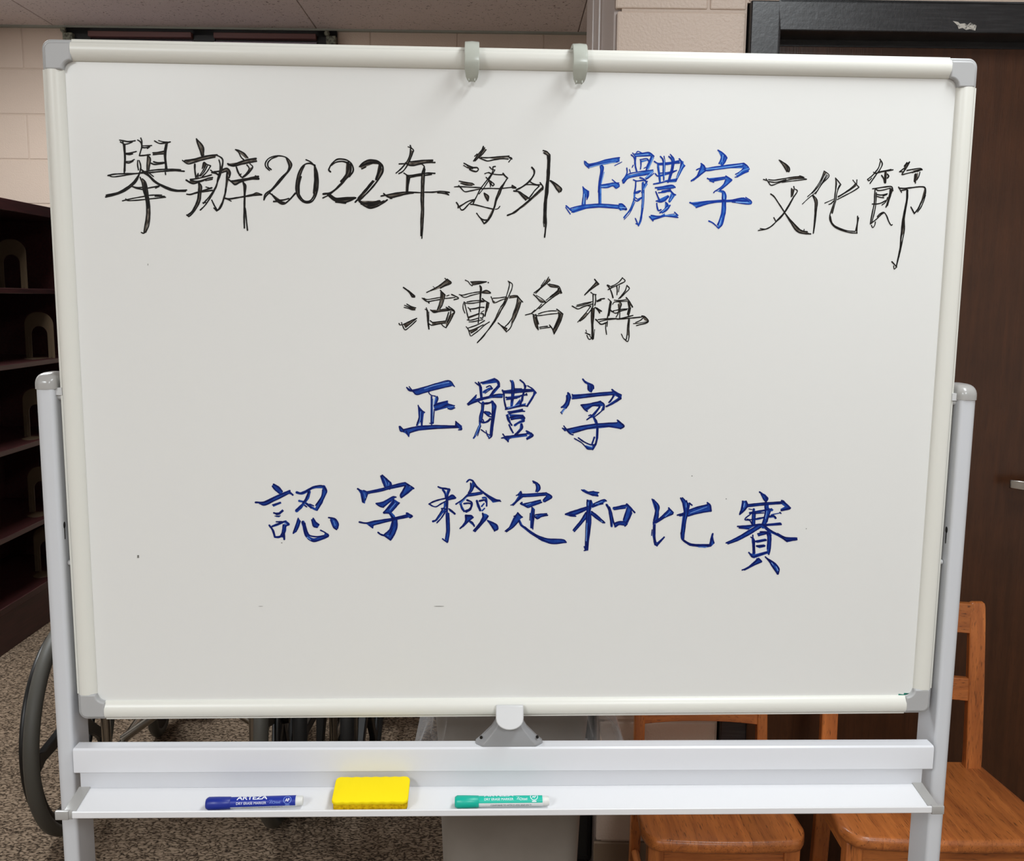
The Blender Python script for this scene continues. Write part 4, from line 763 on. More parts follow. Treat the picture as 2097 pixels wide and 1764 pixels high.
("K",930,560,11.76,"""
l28 270,165 340,200 380,260 435,300;l30 400,205 550,195 700,200 780,200;l26 420,230 580,235 780,205;l24 440,280 600,255 780,205;f 410,200 780,200 440,290;l34 820,220 825,225
l30 620,295 635,400 625,550 620,750 605,900 595,1050 580,1200;l28 630,300 660,340 645,500 635,700;f 620,300 660,340 630,700 600,930 610,600
l28 120,510 200,525 350,490 500,460 620,445;l28 140,515 250,580 400,535 620,480;f 690,430 790,400 880,480 760,485 670,475;l30 680,440 780,410 880,475 760,480 670,465
l30 310,690 450,665 620,655 700,665;l30 240,690 290,720 450,720 600,695 720,680;l34 680,610 740,660 840,715;f 770,720 840,720 810,880 740,1030 740,950;l36 790,720 780,860 740,1030;l24 840,720 820,830
l26 245,685 215,760 220,860 260,960;l30 255,730 285,850 320,1000 355,1130;l28 335,820 370,860 400,920;l38 390,860 500,850 620,820 720,820;l36 350,1060 480,1010 600,970;f 340,1040 590,960 580,1000 360,1090
l22 650,940 720,900;l34 640,970 700,980 680,1080 630,1070;l30 315,1120 380,1130 480,1110 580,1080;l28 360,1170 450,1165 580,1140 690,1115
l28 290,1285 340,1350 370,1440 400,1510 480,1460 600,1370 740,1240 850,1170;l30 330,1320 450,1280 580,1230 730,1140;f 360,1370 560,1310 740,1210 560,1340 400,1440;l30 370,1390 540,1320 700,1240;l26 410,1440 560,1350
l28 890,565 920,630 950,710 1010,700 1120,650 1230,610;l28 940,600 1080,590 1240,570;f 920,640 990,680 960,715;l30 1340,550 1440,535 1520,540;l28 1330,590 1440,580 1520,570;f 1340,540 1520,530 1520,575 1330,600;l34 1520,540 1590,630 1650,690
l28 1300,185 1330,240 1320,340 1280,480 1250,580 1200,700 1120,810;l28 1320,200 1400,260 1390,370 1340,490 1290,600 1220,750 1130,900 1050,1050 970,1170 860,1320 740,1460 560,1665
l26 1240,680 1120,820 1050,960 980,1110 900,1240 790,1400 700,1530 560,1670;f 1250,570 1310,580 1000,1160 860,1340 980,1110 1180,760
l30 1530,580 1510,720 1470,850 1430,960 1400,1060 1320,1190 1230,1280;l28 1610,690 1560,850 1490,1030 1410,1190 1350,1320 1260,1410;f 1520,580 1610,690 1480,1040 1360,1250 1400,1060 1500,760;l24 1560,700 1460,960
l34 1060,1195 1150,1270 1270,1330;l30 1130,1260 1260,1410;f 1130,1250 1280,1330 1260,1400
"""),
("K",1070,560,11.76,"""
l28 630,90 540,230 430,350 280,470;l28 660,165 560,260 430,370 320,480;l24 545,160 450,300;f 620,110 660,170 400,380 290,470 500,260;l30 650,135 660,175
l28 605,260 680,320 850,340;l28 640,255 760,280 880,320 930,430;f 610,260 870,320 850,345 690,320;f 850,340 900,340 960,470 920,500 880,480 660,600 680,550 840,400
l44 870,370 850,430 760,500 670,570;l40 900,430 940,470;l30 880,480 700,600 560,710 400,850;l26 820,440 570,650;l28 460,740 380,830 240,950 70,1005;l22 190,980 300,880;f 560,680 590,690 420,860
l32 265,510 350,590 440,690 540,690;l24 330,530 450,600 550,680;f 380,600 540,680 470,720
l28 220,970 330,1015 480,1010 640,985 850,965;l28 380,980 500,935 680,905 820,905;l36 825,865 900,920 970,980;f 840,910 975,980 900,1200 750,1460 740,1330 870,1020
l36 880,960 870,1080 790,1260 750,1340;l30 970,990 920,1150 850,1300 760,1460;l30 920,980 880,1140 800,1300;l34 650,1245 720,1340 760,1450
l32 260,1010 280,1150 330,1290 380,1360;l34 320,990 350,1100 385,1220;l30 310,1060 350,1200 380,1340;f 250,1010 300,1020 390,1350 330,1300;l32 410,1300 500,1285 600,1275;l26 420,1335 550,1315 680,1295
"""),
("K",1170,560,11.025,"""
l34 525,135 570,190 620,240;f 550,190 630,245 420,400 300,490;l30 570,190 470,300 380,400 300,485;l28 620,245 480,330 300,490
l28 440,430 500,470 560,480;l30 490,480 490,600 485,740 480,760;l30 545,490 550,620 530,720;f 575,610 670,560 680,600 590,640
l28 125,720 280,680 470,640;l26 110,750 270,715 440,660;l30 20,740 90,780 150,805 280,750 480,690;l34 580,620 670,580 745,570;l26 580,640 670,610
l26 380,735 430,740;l26 440,740 360,850 260,970 145,1100;l26 480,780 380,910 290,1010 190,1080;f 340,880 380,910 290,1010 150,1100
l30 460,780 450,950 460,1150 465,1350 465,1460;l26 520,780 510,950 490,1150 490,1300 485,1490;l24 480,900 500,1050;l20 525,1270 500,1480;f 470,780 520,780 500,1150 470,1450 460,1000
l32 540,770 600,830 640,900;l30 570,780 680,855;f 550,760 680,850 640,900;l36 320,1345 420,1390;l24 350,1400 400,1490 460,1470;l22 330,1280 345,1330;l24 420,1420 480,1495
l28 1155,100 1080,190 980,260 890,300;l28 1150,100 1215,170 1100,240 900,330 830,370;l34 810,270 860,330 910,440 940,550;l28 820,260 870,290
l28 1025,290 1035,380 1030,485;l22 1085,280 1065,420;l28 1255,270 1220,380 1150,480 1065,575;l28 1260,280 1310,340 1220,440 1100,560;f 1230,380 1240,400 1090,550 1130,480
l28 830,575 900,640;l34 880,640 860,760 840,880 815,1000;l26 905,650 880,800 850,960;l24 815,1080 805,1200;l28 970,605 1080,615 1240,595;l24 930,700 970,650 1080,640 1250,630
l34 1240,550 1300,620 1380,760;f 1250,590 1340,700 1330,850 1300,950 1270,950 1290,780;l36 1290,640 1300,780 1270,920;l28 1335,780 1310,900 1290,960
l26 1290,1040 1270,1200 1255,1400 1230,1500 1180,1470 1130,1370;l28 1310,1040 1300,1250 1300,1450 1270,1540 1190,1480;f 1280,1040 1310,1040 1290,1400 1260,1400
l28 890,830 930,870 1000,900 1120,850 1250,820;l28 940,850 1080,820 1270,800;l28 900,860 950,860;l26 1060,620 1130,690 1100,800 1090,1020;l26 1060,700 1070,820 1050,920 1010,990;f 1070,640 1130,690 1090,900 1070,850
l34 550,1040 600,1090 670,1150 800,1110;l32 600,1045 750,1030 950,1020 1050,1030;l26 640,1090 800,1050 1000,1030;l26 780,1110 775,1230 795,1380
l32 1030,1035 1200,1000 1390,950;l32 1050,1035 1250,1020 1450,1000 1600,985;l30 1590,960 1660,980 1740,1090 1470,1180;l26 1640,985 1560,1060 1450,1110;l22 1720,1090 1560,1120 1400,1135;f 1600,960 1660,980 1740,1090 1650,1060
"""),
("D",810,770,11.76,"""
f 260,270 400,330 700,270 1310,110 1430,260 1340,240 850,345 510,460 420,400;l44 270,280 330,350 400,360 560,330;l30 330,260 420,370 500,450 700,400 1000,320 1340,240;l28 430,340 700,270 1000,180 1310,120 1420,260;h22 700,310 900,240 1280,155
l30 820,360 800,400 850,460 960,490;l36 1000,500 1020,550 970,680;f 860,470 960,490 1030,540 990,680 920,700 960,510;h20 960,520 930,680;f 845,470 900,560 910,1160 840,1160
l36 870,500 880,700 870,900 870,1170;l28 930,850 910,1140;h16 900,560 890,1100;l24 820,1140 870,1160
f 910,710 1000,650 1250,590 1270,660 1400,710 1435,780 1320,815 1240,770 950,850;l40 940,710 1080,660 1250,610;l34 930,820 1100,770 1270,690 1420,720;l26 1260,790 1330,810 1430,770;h18 1270,760 1390,735
f 535,700 700,880 680,930 650,1200 610,1210 600,1110 540,1200 500,1200 555,1000;l36 545,710 580,850 570,1000 510,1190;l34 600,820 700,880;l30 640,880 630,1050 640,1200;h16 600,860 590,1060 540,1190
f 80,1220 190,1280 550,1200 860,1190 1430,1190 1440,1090 1600,1200 1600,1310 1500,1260 1000,1280 560,1320 350,1380 330,1470 230,1380 130,1340
l32 90,1220 120,1330 200,1340;l40 110,1220 200,1310;l36 210,1290 500,1230 860,1200 1480,1210;l36 340,1370 560,1300 900,1270 1500,1240;l34 260,1340 320,1460;l34 1450,1100 1560,1200 1590,1290 1520,1300;l28 1450,1100 1450,1190
"""),
("D",950,765,11.025,"""
l34 255,205 340,270;l48 330,200 380,310 380,450 410,590;f 320,190 410,310 430,600 370,580 340,300;l40 385,210 560,180 690,130;f 380,200 690,100 780,170 820,300 770,300 740,210 420,250
l44 690,120 780,190 800,300;l46 780,290 680,380 600,510;f 760,260 810,310 620,530 560,510;m60 450,420 560,350 630,340;l30 510,310 590,280 640,340;l20 450,420 500,380;l20 480,450 630,340
f 60,690 270,480 290,540 250,590 560,510 780,460 880,460 880,540 650,550 400,610 110,720;l34 280,490 180,600 80,690;l40 100,710 300,620 560,540;l30 260,590 560,520 780,470 880,470;l30 860,540 650,540;l28 320,630 400,690
m66 430,660 420,800 385,950 375,1080;l30 405,680 400,800 360,960 350,1080;l24 450,700 440,840 405,1060;m40 355,1060 360,1180 320,1300 270,1390 220,1460;l20 335,1180 220,1450;h16 350,1180 260,1400;l20 385,1180 310,1410
l50 450,680 560,670 640,640;m70 640,640 690,720 660,850;f 610,600 740,745 640,1400 580,1410 620,1000 630,750;l44 640,640 720,740 680,860 670,1000 650,1150 640,1280 620,1420 570,1460;l30 640,720 640,900 620,1100 600,1300 590,1400
l28 390,1270 500,1350 600,1400;l26 500,1290 530,1400 580,1460;h20 560,1400 580,1440;l36 450,870 550,960 610,980;l32 480,860 580,880 610,920;f 450,870 590,870 610,920 560,960
l50 380,1090 450,1110 540,1080 590,1030;l30 430,1040 450,1090
m70 1090,180 1110,300 1100,450 1090,600 1075,740;l34 1050,160 1080,230 1080,450 1080,640;l30 1120,200 1135,300 1130,450 1110,600
l44 1270,150 1360,230 1380,320 1330,480 1300,620 1260,740;l34 1400,280 1350,450 1320,620;f 1340,230 1420,270 1340,560 1290,740 1250,740 1310,500 1360,330
l40 870,380 900,450 910,600 950,790;l36 900,400 1050,400 1300,380 1560,370;l34 920,440 1100,440 1300,420 1560,400;l30 1150,350 1300,345;f 890,390 1150,345 1500,350 1560,400 920,450
l34 1440,280 1550,350 1630,440;f 1520,350 1640,440 1440,750 1400,740 1590,430;l36 1590,410 1560,540 1430,740;l40 950,540 1050,560 1200,540 1300,500 1420,480;l30 960,590 1200,560;f 950,530 1300,490 1260,550 970,600;l44 1410,460 1420,490
f 950,760 1130,740 1270,570 1280,700 1400,670 1390,740 1100,790 960,820;l34 940,810 1100,780 1300,730 1440,740;h16 1000,780 1250,700
l36 1000,870 1180,850 1370,855;l34 1020,910 1200,860 1320,810;f 1000,860 1300,800 1380,860 1010,920;l40 970,950 1000,1060 1060,1140 1080,1170;f 940,940 1000,910 1080,1170 1030,1100
l40 1040,1000 1200,960 1340,970 1370,1010;l36 1070,1040 1250,1010 1370,1000 1340,1080;f 1020,920 1340,930 1380,1010 1350,1080 1270,1030 1060,1050;m60 1350,1070 1240,1110 1150,1170;l24 1350,1060 1150,1150;l40 1020,1160 1060,1250 1110,1340
l50 1300,1150 1320,1220 1240,1320 1160,1380;f 1270,1130 1340,1200 1200,1380 1150,1370 1260,1240;l36 880,1370 930,1440 1000,1540;l40 930,1430 1100,1410 1300,1380 1440,1360
f 860,1440 930,1420 1400,1350 1440,1420 1040,1470 1000,1550;l30 850,1460 940,1450 1060,1460;l40 1410,1300 1490,1340 1560,1400 1430,1480;f 1400,1290 1540,1340 1570,1420 1420,1510 1400,1460 1490,1390 1420,1370
"""),
("D",1140,770,11.025,"""
l40 590,75 650,150 700,180;f 580,70 700,140 820,190 850,270 790,370 740,365 690,300 690,200;l40 700,170 820,220 830,280;l40 710,230 720,320;l36 780,220 780,360
l44 255,385 300,450 310,500;l44 230,450 230,550 170,660 110,710;f 240,380 300,390 330,480 280,660 200,740 110,720 210,590;l30 300,500 270,640 210,730;f 90,820 150,740 200,740 120,860;h26 170,760 120,830;l22 90,820 120,860
f 340,420 560,410 1250,350 1270,310 1470,430 1460,530 1290,430 900,470 350,535;f 1470,430 1460,530 1150,700 1110,680 1350,520;f 1290,420 1330,430 1220,600 1180,600
l36 350,420 380,450 600,425 900,395 1260,365;l36 350,515 600,490 900,450 1290,420;l40 1250,310 1350,400 1440,500;l36 1290,420 1240,520 1180,600;l40 1450,510 1340,580 1240,640 1120,690;l26 1400,400 1460,430
f 545,650 820,610 990,555 1080,650 1070,780 1000,780 1040,680 950,700 820,680 670,800;f 950,700 1000,700 850,910 790,880;f 790,880 850,910 940,1080 950,1110 880,1110 810,940 660,990
l36 550,660 700,640 900,600 1000,590 1070,650 1060,760;l34 560,670 640,770 690,800;l32 660,750 800,680 960,660;l34 970,690 900,800 800,890 750,940 680,990;l30 1040,770 950,850 860,920;l40 830,930 890,1010 910,1110;l30 720,900 770,880
f 120,1170 240,1190 560,1120 900,1070 1360,1050 1380,990 1540,1140 1440,1200 1180,1160 700,1210 370,1290 300,1310
l36 160,1130 220,1210 310,1310 370,1330;l34 130,1180 190,1240;l34 240,1210 500,1150 900,1090 1360,1060;l32 370,1290 600,1220 900,1150 1200,1140 1450,1190;l40 1370,1000 1440,1060 1520,1140 1440,1190
f 890,1160 950,1160 940,1400 900,1560 820,1670 700,1650 600,1560 790,1600 880,1500;l44 920,1160 920,1300 900,1450 860,1580 810,1660;l44 850,1390 800,1530;l36 490,1400 600,1480 750,1550 850,1560;l30 400,1415 560,1510 650,1600 700,1650 820,1660;h20 660,1570 800,1610
"""),
("D",520,970,9.8,"""
f 390,210 500,270 580,350 570,400 500,410 420,340 360,250;l36 395,215 500,280 570,360;l30 370,255 430,330 520,400
f 30,580 200,560 450,440 710,330 740,350 720,390 780,430 690,410 480,520 270,600 200,640 100,600;l38 35,580 200,575 450,460 720,345;l30 110,600 200,635 400,550 700,400;l40 720,375 780,430
f 365,620 530,565 555,600 390,670;l28 375,630 535,580;f 395,790 500,780 575,715 595,760 520,830 450,840;l40 400,790 480,810 580,750;f 415,850 540,840 510,880 450,875;l20 420,855 530,850
l44 310,1040 380,1140 420,1270;m50 370,1060 480,1020 600,970 640,960;l30 370,1065 480,1015 600,965;l34 450,970 560,970;m60 640,970 690,1020;m80 620,1050 600,1160 570,1250;l30 620,960 700,1020 640,1060 610,1200;l30 590,1030 570,1180 540,1240
l50 600,1200 610,1320;l44 420,1275 500,1275 580,1240;h24 620,1000 640,1000
m60 860,380 940,400 1050,360 1180,285 1300,265 1380,270;m80 1400,270 1430,350 1390,470 1330,590 1260,710;l34 860,380 950,395 1080,340 1200,270 1380,250 1460,350;l30 1380,330 1360,460 1240,640;l30 1460,370 1380,540 1270,740
m70 1110,370 1080,470 1020,570 950,660 860,745;l40 1100,370 1040,520 990,590;l30 850,740 960,630;m50 910,550 990,570 1060,610 1160,680 1250,730;l36 1050,600 1150,690;l26 1120,615 1200,650;l30 1020,640 1060,670
f 890,890 940,950 860,1170 790,1215 800,1140 850,990;l30 890,900 850,1020 790,1200;l28 930,960 880,1100 840,1170
m70 985,980 1010,1090 1040,1200 1100,1290 1200,1330 1320,1310 1430,1260 1470,1230;l40 975,970 1010,1090 1030,1210 1100,1310 1210,1360 1350,1320 1490,1260;l36 1020,1000 1070,1180 1110,1240 1290,1270 1400,1250;l30 1340,1140 1420,1180 1500,1240
f 1430,1170 1510,1230 1490,1280 1400,1260;h18 1070,1280 1140,1330
f 1150,930 1190,890 1240,960 1320,1020 1290,1080 1210,1080 1180,980;l36 1190,900 1250,990 1300,1030;l30 1160,930 1200,1060 1270,1080
f 1495,885 1560,875 1650,920 1705,1020 1690,1110 1650,1130 1600,1070 1550,930;l36 1500,885 1620,910 1690,1010 1680,1100;l30 1540,930 1600,1080 1660,1125;h18 1600,950 1630,1040
"""),
("D",725,970,11.76,"""
f 630,60 680,30 900,210 920,270 860,380 720,310;l50 650,60 700,200 740,310;l40 680,40 850,200 900,260;h16 735,130 790,280;h16 840,220 830,290;l30 860,380 880,280
f 80,370 200,400 300,430 800,320 1220,205 1210,310 870,380 340,490 280,640 260,730 190,690 150,480;f 1220,205 1455,360 1400,400 1130,590 1100,520 1210,310
l44 90,370 170,430 200,560 220,690;l36 230,410 310,450 320,500 270,640;h16 240,470 280,590;l36 310,440 560,400 800,330 1000,270 1220,220;l34 340,480 700,410 900,350 1200,290
l44 1230,220 1330,290 1440,360;l44 1240,290 1180,420 1120,520 1130,570;l44 1380,390 1260,490 1140,580;h16 1340,320 1360,320
f 520,720 700,670 940,545 1020,570 980,600 910,660 720,820 600,780;f 940,600 1110,710 900,930 820,960 700,940 900,680;f 820,940 900,930 980,1010 1000,1060 900,1080
l36 530,720 700,690 940,560 1010,570;l34 540,730 620,790 710,815;l34 720,790 890,660;l40 950,620 940,700 830,820 710,940;l40 1090,710 990,820 890,930;l40 720,950 850,960 930,1060;h16 1000,710 860,880
f 120,1170 270,1180 900,1070 1270,980 1250,940 1300,940 1430,1030 1370,1075 1290,1060 900,1150 480,1250 460,1320 420,1310 300,1220 160,1200
l44 130,1170 280,1195 500,1150 900,1090 1280,1010;l34 370,1240 450,1310;l34 440,1250 700,1180 1000,1110 1290,1050;l50 1270,960 1400,1030 1350,1060
f 910,1140 1030,1120 1050,1260 990,1450 880,1610 800,1570 720,1510 600,1470 570,1420 720,1470 850,1340;l40 930,1150 920,1260 830,1390 730,1470;l44 1030,1130 1030,1280 980,1440 880,1600;l40 580,1420 660,1480 730,1500 880,1600;l36 920,1330 860,1470;h16 800,1500 830,1500
"""),
("D",875,970,11.025,"""
l44 245,300 300,325 400,340 490,355;m60 490,360 460,440 440,560;l36 510,365 470,470 460,600 455,750 450,880;m50 350,365 400,440 420,560;l24 350,370 400,460 415,560
m50 430,500 440,650 440,850;f 410,900 480,880 500,1200 500,1400 450,1565 400,1500 425,1300;l34 430,500 440,900 440,1100 440,1300 410,1480;l30 485,900 500,1200 490,1400 460,1550;l36 345,1475 400,1520 450,1555
l40 40,690 130,640 280,590 420,560;l34 60,700 130,740 200,750 300,690 430,620;l40 480,540 570,490 640,550;l40 480,590 630,555;f 470,540 570,490 640,550 480,600
m50 400,680 380,780 330,800;l30 320,790 430,800;m50 400,820 320,900 250,1000 190,1060 130,1080;l30 340,820 250,960 180,1060 125,1080;l36 410,860 320,1000 220,1110;f 480,790 540,810 630,910 600,920 500,850;l44 490,800 560,850 620,910
m40 890,190 950,140 1020,160;m50 1030,170 1060,250 1000,370;l30 900,190 960,140 1040,180 1120,290 1240,420 1400,520 1560,590 1660,630
f 1020,160 1120,270 1260,400 1400,490 1560,580 1650,590 1660,630 1480,660 1400,570 1240,440 1060,290 1000,430 960,430 1000,250;l36 980,220 980,330 930,440;l36 1060,270 1000,400 900,490 820,570 650,690;l40 1100,300 1260,420 1450,590 1640,620
m50 930,470 830,580 740,680;h16 890,540 720,690;m60 920,490 1050,470 1210,440;l28 940,460 1080,440 1220,420;l28 910,510 1060,495 1240,455
m50 760,690 790,780 830,850;l26 740,690 780,800 830,860;l44 830,680 930,670 980,680;l44 900,600 1000,650 1010,720 950,810 850,850;l50 1000,700 970,810 880,860
m60 1120,620 1150,720 1195,830;l44 1120,620 1150,720 1195,830;m40 1230,740 1280,680;l50 1180,620 1300,600 1330,640;m44 1250,550 1320,550 1340,620 1340,730;l40 1310,590 1340,650 1340,730;m40 1290,790 1240,840
f 850,935 1000,935 1045,990 960,1070 820,1210 730,1245 850,1080 870,980;l50 870,950 1000,960 1020,990;l44 870,960 870,1060 820,1170;l40 1030,990 900,1100 740,1240;f 960,1060 1080,1160 1060,1200 940,1100;l36 950,1070 1020,1110 1060,1190
f 1240,890 1350,920 1390,970 1340,1050 1070,1325 1030,1290 1180,1100 1240,980;l44 1250,900 1260,1000 1170,1150 1050,1290;l36 1370,960 1280,1080 1080,1310
f 1350,1040 1500,1100 1600,1180 1600,1270 1510,1320 1460,1190 1360,1090;l36 1360,1060 1430,1150 1520,1290;l40 1420,1090 1560,1160 1590,1250 1520,1290
"""),
("D",1030,980,12.6,"""
f 760,60 800,60 900,110 965,200 950,310 880,360 830,340 860,230 820,130 780,120;l36 770,70 860,110 940,180 950,280 890,350;l36 850,150 870,250 850,340;l30 780,110 830,130
f 440,330 500,370 490,400 1100,360 1210,410 1280,490 1120,450 520,490 260,700 200,690 300,600 400,450 350,440;f 1120,440 1280,490 1080,620 1030,610 1030,550
l44 460,340 470,400 440,500 350,600 260,690;l30 345,440 420,410;l36 490,410 800,400 1100,375;l36 500,470 700,465 1100,430;l40 1110,370 1260,480 1080,600;l36 1130,450 1040,560;l30 200,690 260,680
f 430,650 490,610 520,650 970,545 1010,630 780,710 660,770 600,740;l36 490,620 450,650 560,710 640,750;l36 540,660 800,600 970,560;l40 680,740 800,690 1000,620;h18 600,680 720,640
f 740,740 800,760 810,820 800,960 780,1300 700,1280 710,900;l40 750,750 760,950 740,1280;l30 810,800 800,1000 770,1310;l24 700,900 690,1080
f 800,950 1130,895 1155,965 990,1000 900,1060 860,1050;l40 800,950 880,1040 1000,980 1150,950;l34 840,940 980,920 1130,910;h16 830,970 880,960
f 370,880 515,1000 440,1060 400,1130 240,1270 90,1395 50,1360 160,1250 260,1030;f 400,1090 440,1060 500,1190 560,1240 720,1370 900,1480 1100,1550 1570,1580 1640,1660 1200,1690 1000,1620 700,1430 450,1230
l44 380,890 470,980 500,1000;l36 350,930 270,1080 180,1250 60,1360;l36 400,1110 280,1240 90,1380;l30 280,980 330,960;l40 410,1090 460,1210 560,1260 700,1400 900,1520 1180,1660;l36 560,1250 760,1400 950,1500 1150,1560 1570,1590 1630,1650;l40 930,1560 1100,1620 1250,1680 1630,1650
"""),
("D",1150,990,11.025,"""
f 445,145 510,135 610,190 720,170 780,195 845,210 820,240 830,290 700,290 560,230 470,180;l30 450,148 560,200 700,190 840,210;l36 480,170 620,240 820,285
f 570,370 680,380 710,460 660,610 670,800 640,1000 590,1510 540,1500 540,1000 560,600 560,430;l36 580,380 580,500 570,700 555,1000 540,1490;l40 660,390 640,520 620,700 615,900 600,1200 570,1500;l26 660,700 660,900 610,1300 590,1510;h16 570,900 555,1300;h16 600,430 600,500;l34 510,1430 540,1500;l30 510,1520 560,1510
f 80,690 300,610 560,530 600,570 300,700 330,750 190,750 80,715;l44 90,700 250,640 560,545;l40 180,720 320,700 560,590;l30 200,740 320,745;f 680,490 950,360 1020,400 870,490 690,560;l40 690,520 800,490;l34 720,470 960,370 1010,400;l40 870,470 930,460;h18 760,470 920,410
f 560,640 560,790 430,900 290,1100 250,1070 430,850;l36 550,660 430,850 260,1060;l34 550,790 420,940 290,1090;f 670,620 880,790 980,890 940,910 780,800 660,710;l40 680,640 820,750 970,890;l34 670,700 800,800 930,890;h18 890,850 920,870
m60 1020,490 1080,590 1120,750 1130,970;l36 1010,480 1060,580 1090,720 1120,960;l36 1080,540 1130,680 1170,860 1210,980;m70 1180,570 1300,540 1460,510;l34 1170,550 1300,530 1470,490;l30 1190,595 1440,560;l44 1470,470 1540,540 1650,660
f 1480,500 1560,550 1600,680 1500,900 1430,980 1380,940 1380,850 1460,620;l36 1480,560 1400,820;l44 1570,620 1530,780 1450,900;m80 1210,930 1300,900 1430,900;l36 1210,900 1300,870 1420,870;l40 1210,980 1300,930 1400,940;l30 1430,970 1480,920
"""),
("D",1320,1000,11.76,"""
f 165,265 210,260 360,450 330,580 340,640 320,740 270,770 210,790 250,540;l40 180,265 270,450 260,600 220,780;l30 220,280 350,440 330,580;l30 335,600 320,740
f 570,470 700,590 660,640 400,760 270,850 190,880 200,820 330,740 480,620 580,520;l40 580,480 690,590;l36 580,520 460,640 330,750 210,820;l50 450,720 330,790 220,850;l34 680,620 500,700 270,840;h20 620,560 500,680
f 200,880 270,860 260,1300 310,1300 470,1160 490,1190 300,1410 230,1370 190,1150;l40 220,880 220,1150 250,1340 300,1390;l36 250,880 250,1200 270,1310;l44 300,1370 400,1260 470,1180;l26 180,1000 170,1140
f 865,240 910,230 1000,310 1090,380 1060,560 1000,720 960,1100 950,1260 900,1260 865,1070 910,700 940,560 900,340;f 890,1230 950,1250 1100,1340 1550,1360 1600,1170 1640,1090 1650,1160 1680,1330 1600,1410 1450,1440 1080,1390
l40 870,240 930,380 960,560 950,720 920,900 890,1070;l30 910,230 1000,320;l34 1010,300 1040,420 1030,560;l36 1080,360 1140,410;l30 1080,400 1040,600 1000,760 960,1050 940,1240;h16 1000,360 1000,460
l44 880,1080 900,1220 1000,1310 1100,1370 1550,1385;l34 960,1260 1100,1340 1300,1360 1560,1360;h20 1300,1420 1500,1420;l50 1640,1100 1600,1250 1580,1390;l34 1630,1190 1670,1320
f 780,650 920,590 1060,530 1500,400 1510,350 1580,390 1610,560 1400,570 1050,680 840,680;l36 1060,530 1300,450 1510,400;l36 1050,670 1300,600 1600,550;l44 1510,350 1570,400 1600,550;l40 790,650 920,610;l30 850,670 930,640;h16 1100,600 1500,450
"""),
("D",1480,1005,10.08,"""
f 750,20 880,80 945,160 900,240 850,210 820,110;l34 760,30 850,90 930,160 890,230;l30 790,70 840,170 880,220;l30 890,130 900,180
f 400,210 480,210 530,280 1200,230 1200,270 530,340 350,490;f 1200,200 1260,200 1400,360 1200,420 1190,380 1280,330 1200,270;l34 410,220 410,320 370,430 350,490;l36 480,220 510,300 460,390 360,480;h20 450,260 430,340
l30 530,290 800,260 1200,235;l28 530,330 900,290 1220,265;l44 1220,210 1310,280 1390,360;l44 1380,370 1210,410;l22 540,380 600,390
m60 640,390 645,500 640,620 640,720;l26 630,380 610,520 610,700;l26 670,460 660,700;m50 560,460 700,440 860,410;l28 550,460 650,440 1000,380;l28 560,475 850,460;f 980,370 1010,360 1050,400 1020,430 970,420
m60 900,330 900,480 870,600 840,700;m60 940,380 930,500 900,640;f 860,300 950,300 950,380 1000,420 900,680 820,700 870,420;l30 870,320 880,420 850,580 810,700;l28 980,420 930,580 890,680;h16 910,420 880,580
l28 570,490 470,570 460,600 560,620 600,690;l28 500,590 590,600 700,580 850,550;m44 690,590 830,560;m50 970,540 1050,530 1090,570;l30 960,530 1060,520 1100,570;m24 1000,500 1190,460;l30 1180,450 1200,470
f 300,735 560,710 740,690 870,690 1190,655 1220,700 870,740 640,740 540,800 380,790;l36 305,740 500,730 740,700 900,700 1200,680;l34 340,770 530,790;l30 890,720 1210,700
f 740,700 820,700 850,740 740,790 400,980 100,1110 65,1070 300,960 600,800;l32 720,720 500,850 300,970 70,1080;l30 780,760 500,930 300,1030 110,1100
f 820,700 870,740 1130,890 1330,970 1530,970 1535,1020 1340,1065 1130,940 1000,880 880,790 800,780;l36 850,720 1000,830 1150,920 1330,1050;l34 1130,890 1300,970 1530,980;l40 1340,1030 1530,1010;l36 890,790 950,840
m60 740,900 850,880 940,860;l30 720,890 850,860 930,870;l28 770,850 880,850;l30 740,930 900,890;m90 950,880 960,1000 950,1200;f 910,850 1010,910 990,1100 960,1330 920,1310 910,1200 920,1000
l34 960,880 990,960 970,1230 950,1320;l30 930,900 930,1200;l34 620,920 625,1100 630,1300;m60 625,1000 640,1150 640,1300;l30 650,1020 660,1290;l30 580,960 620,990
f 670,1030 880,990 910,1040 720,1080 680,1070;l40 680,1050 800,1040 890,1020;f 680,1130 850,1110 880,1160 760,1190 690,1160;l44 700,1145 860,1140
f 535,1275 640,1320 910,1250 930,1300 730,1370 640,1400 600,1370;f 700,1390 750,1400 815,1465 600,1570 440,1650 400,1640 500,1590 680,1430;l40 540,1280 620,1370 720,1340 910,1270;l34 740,1400 800,1460;l34 720,1420 600,1530 480,1610 400,1640;l30 800,1470 600,1560 450,1640
f 870,1365 900,1370 1100,1510 1165,1600 1150,1730 1090,1670 1030,1570;l36 880,1370 960,1460 1050,1600 1130,1720;l36 950,1420 1090,1520 1160,1620 1140,1720;h20 1100,1570 1140,1650;h16 1010,1490 1040,1540
"""),
]

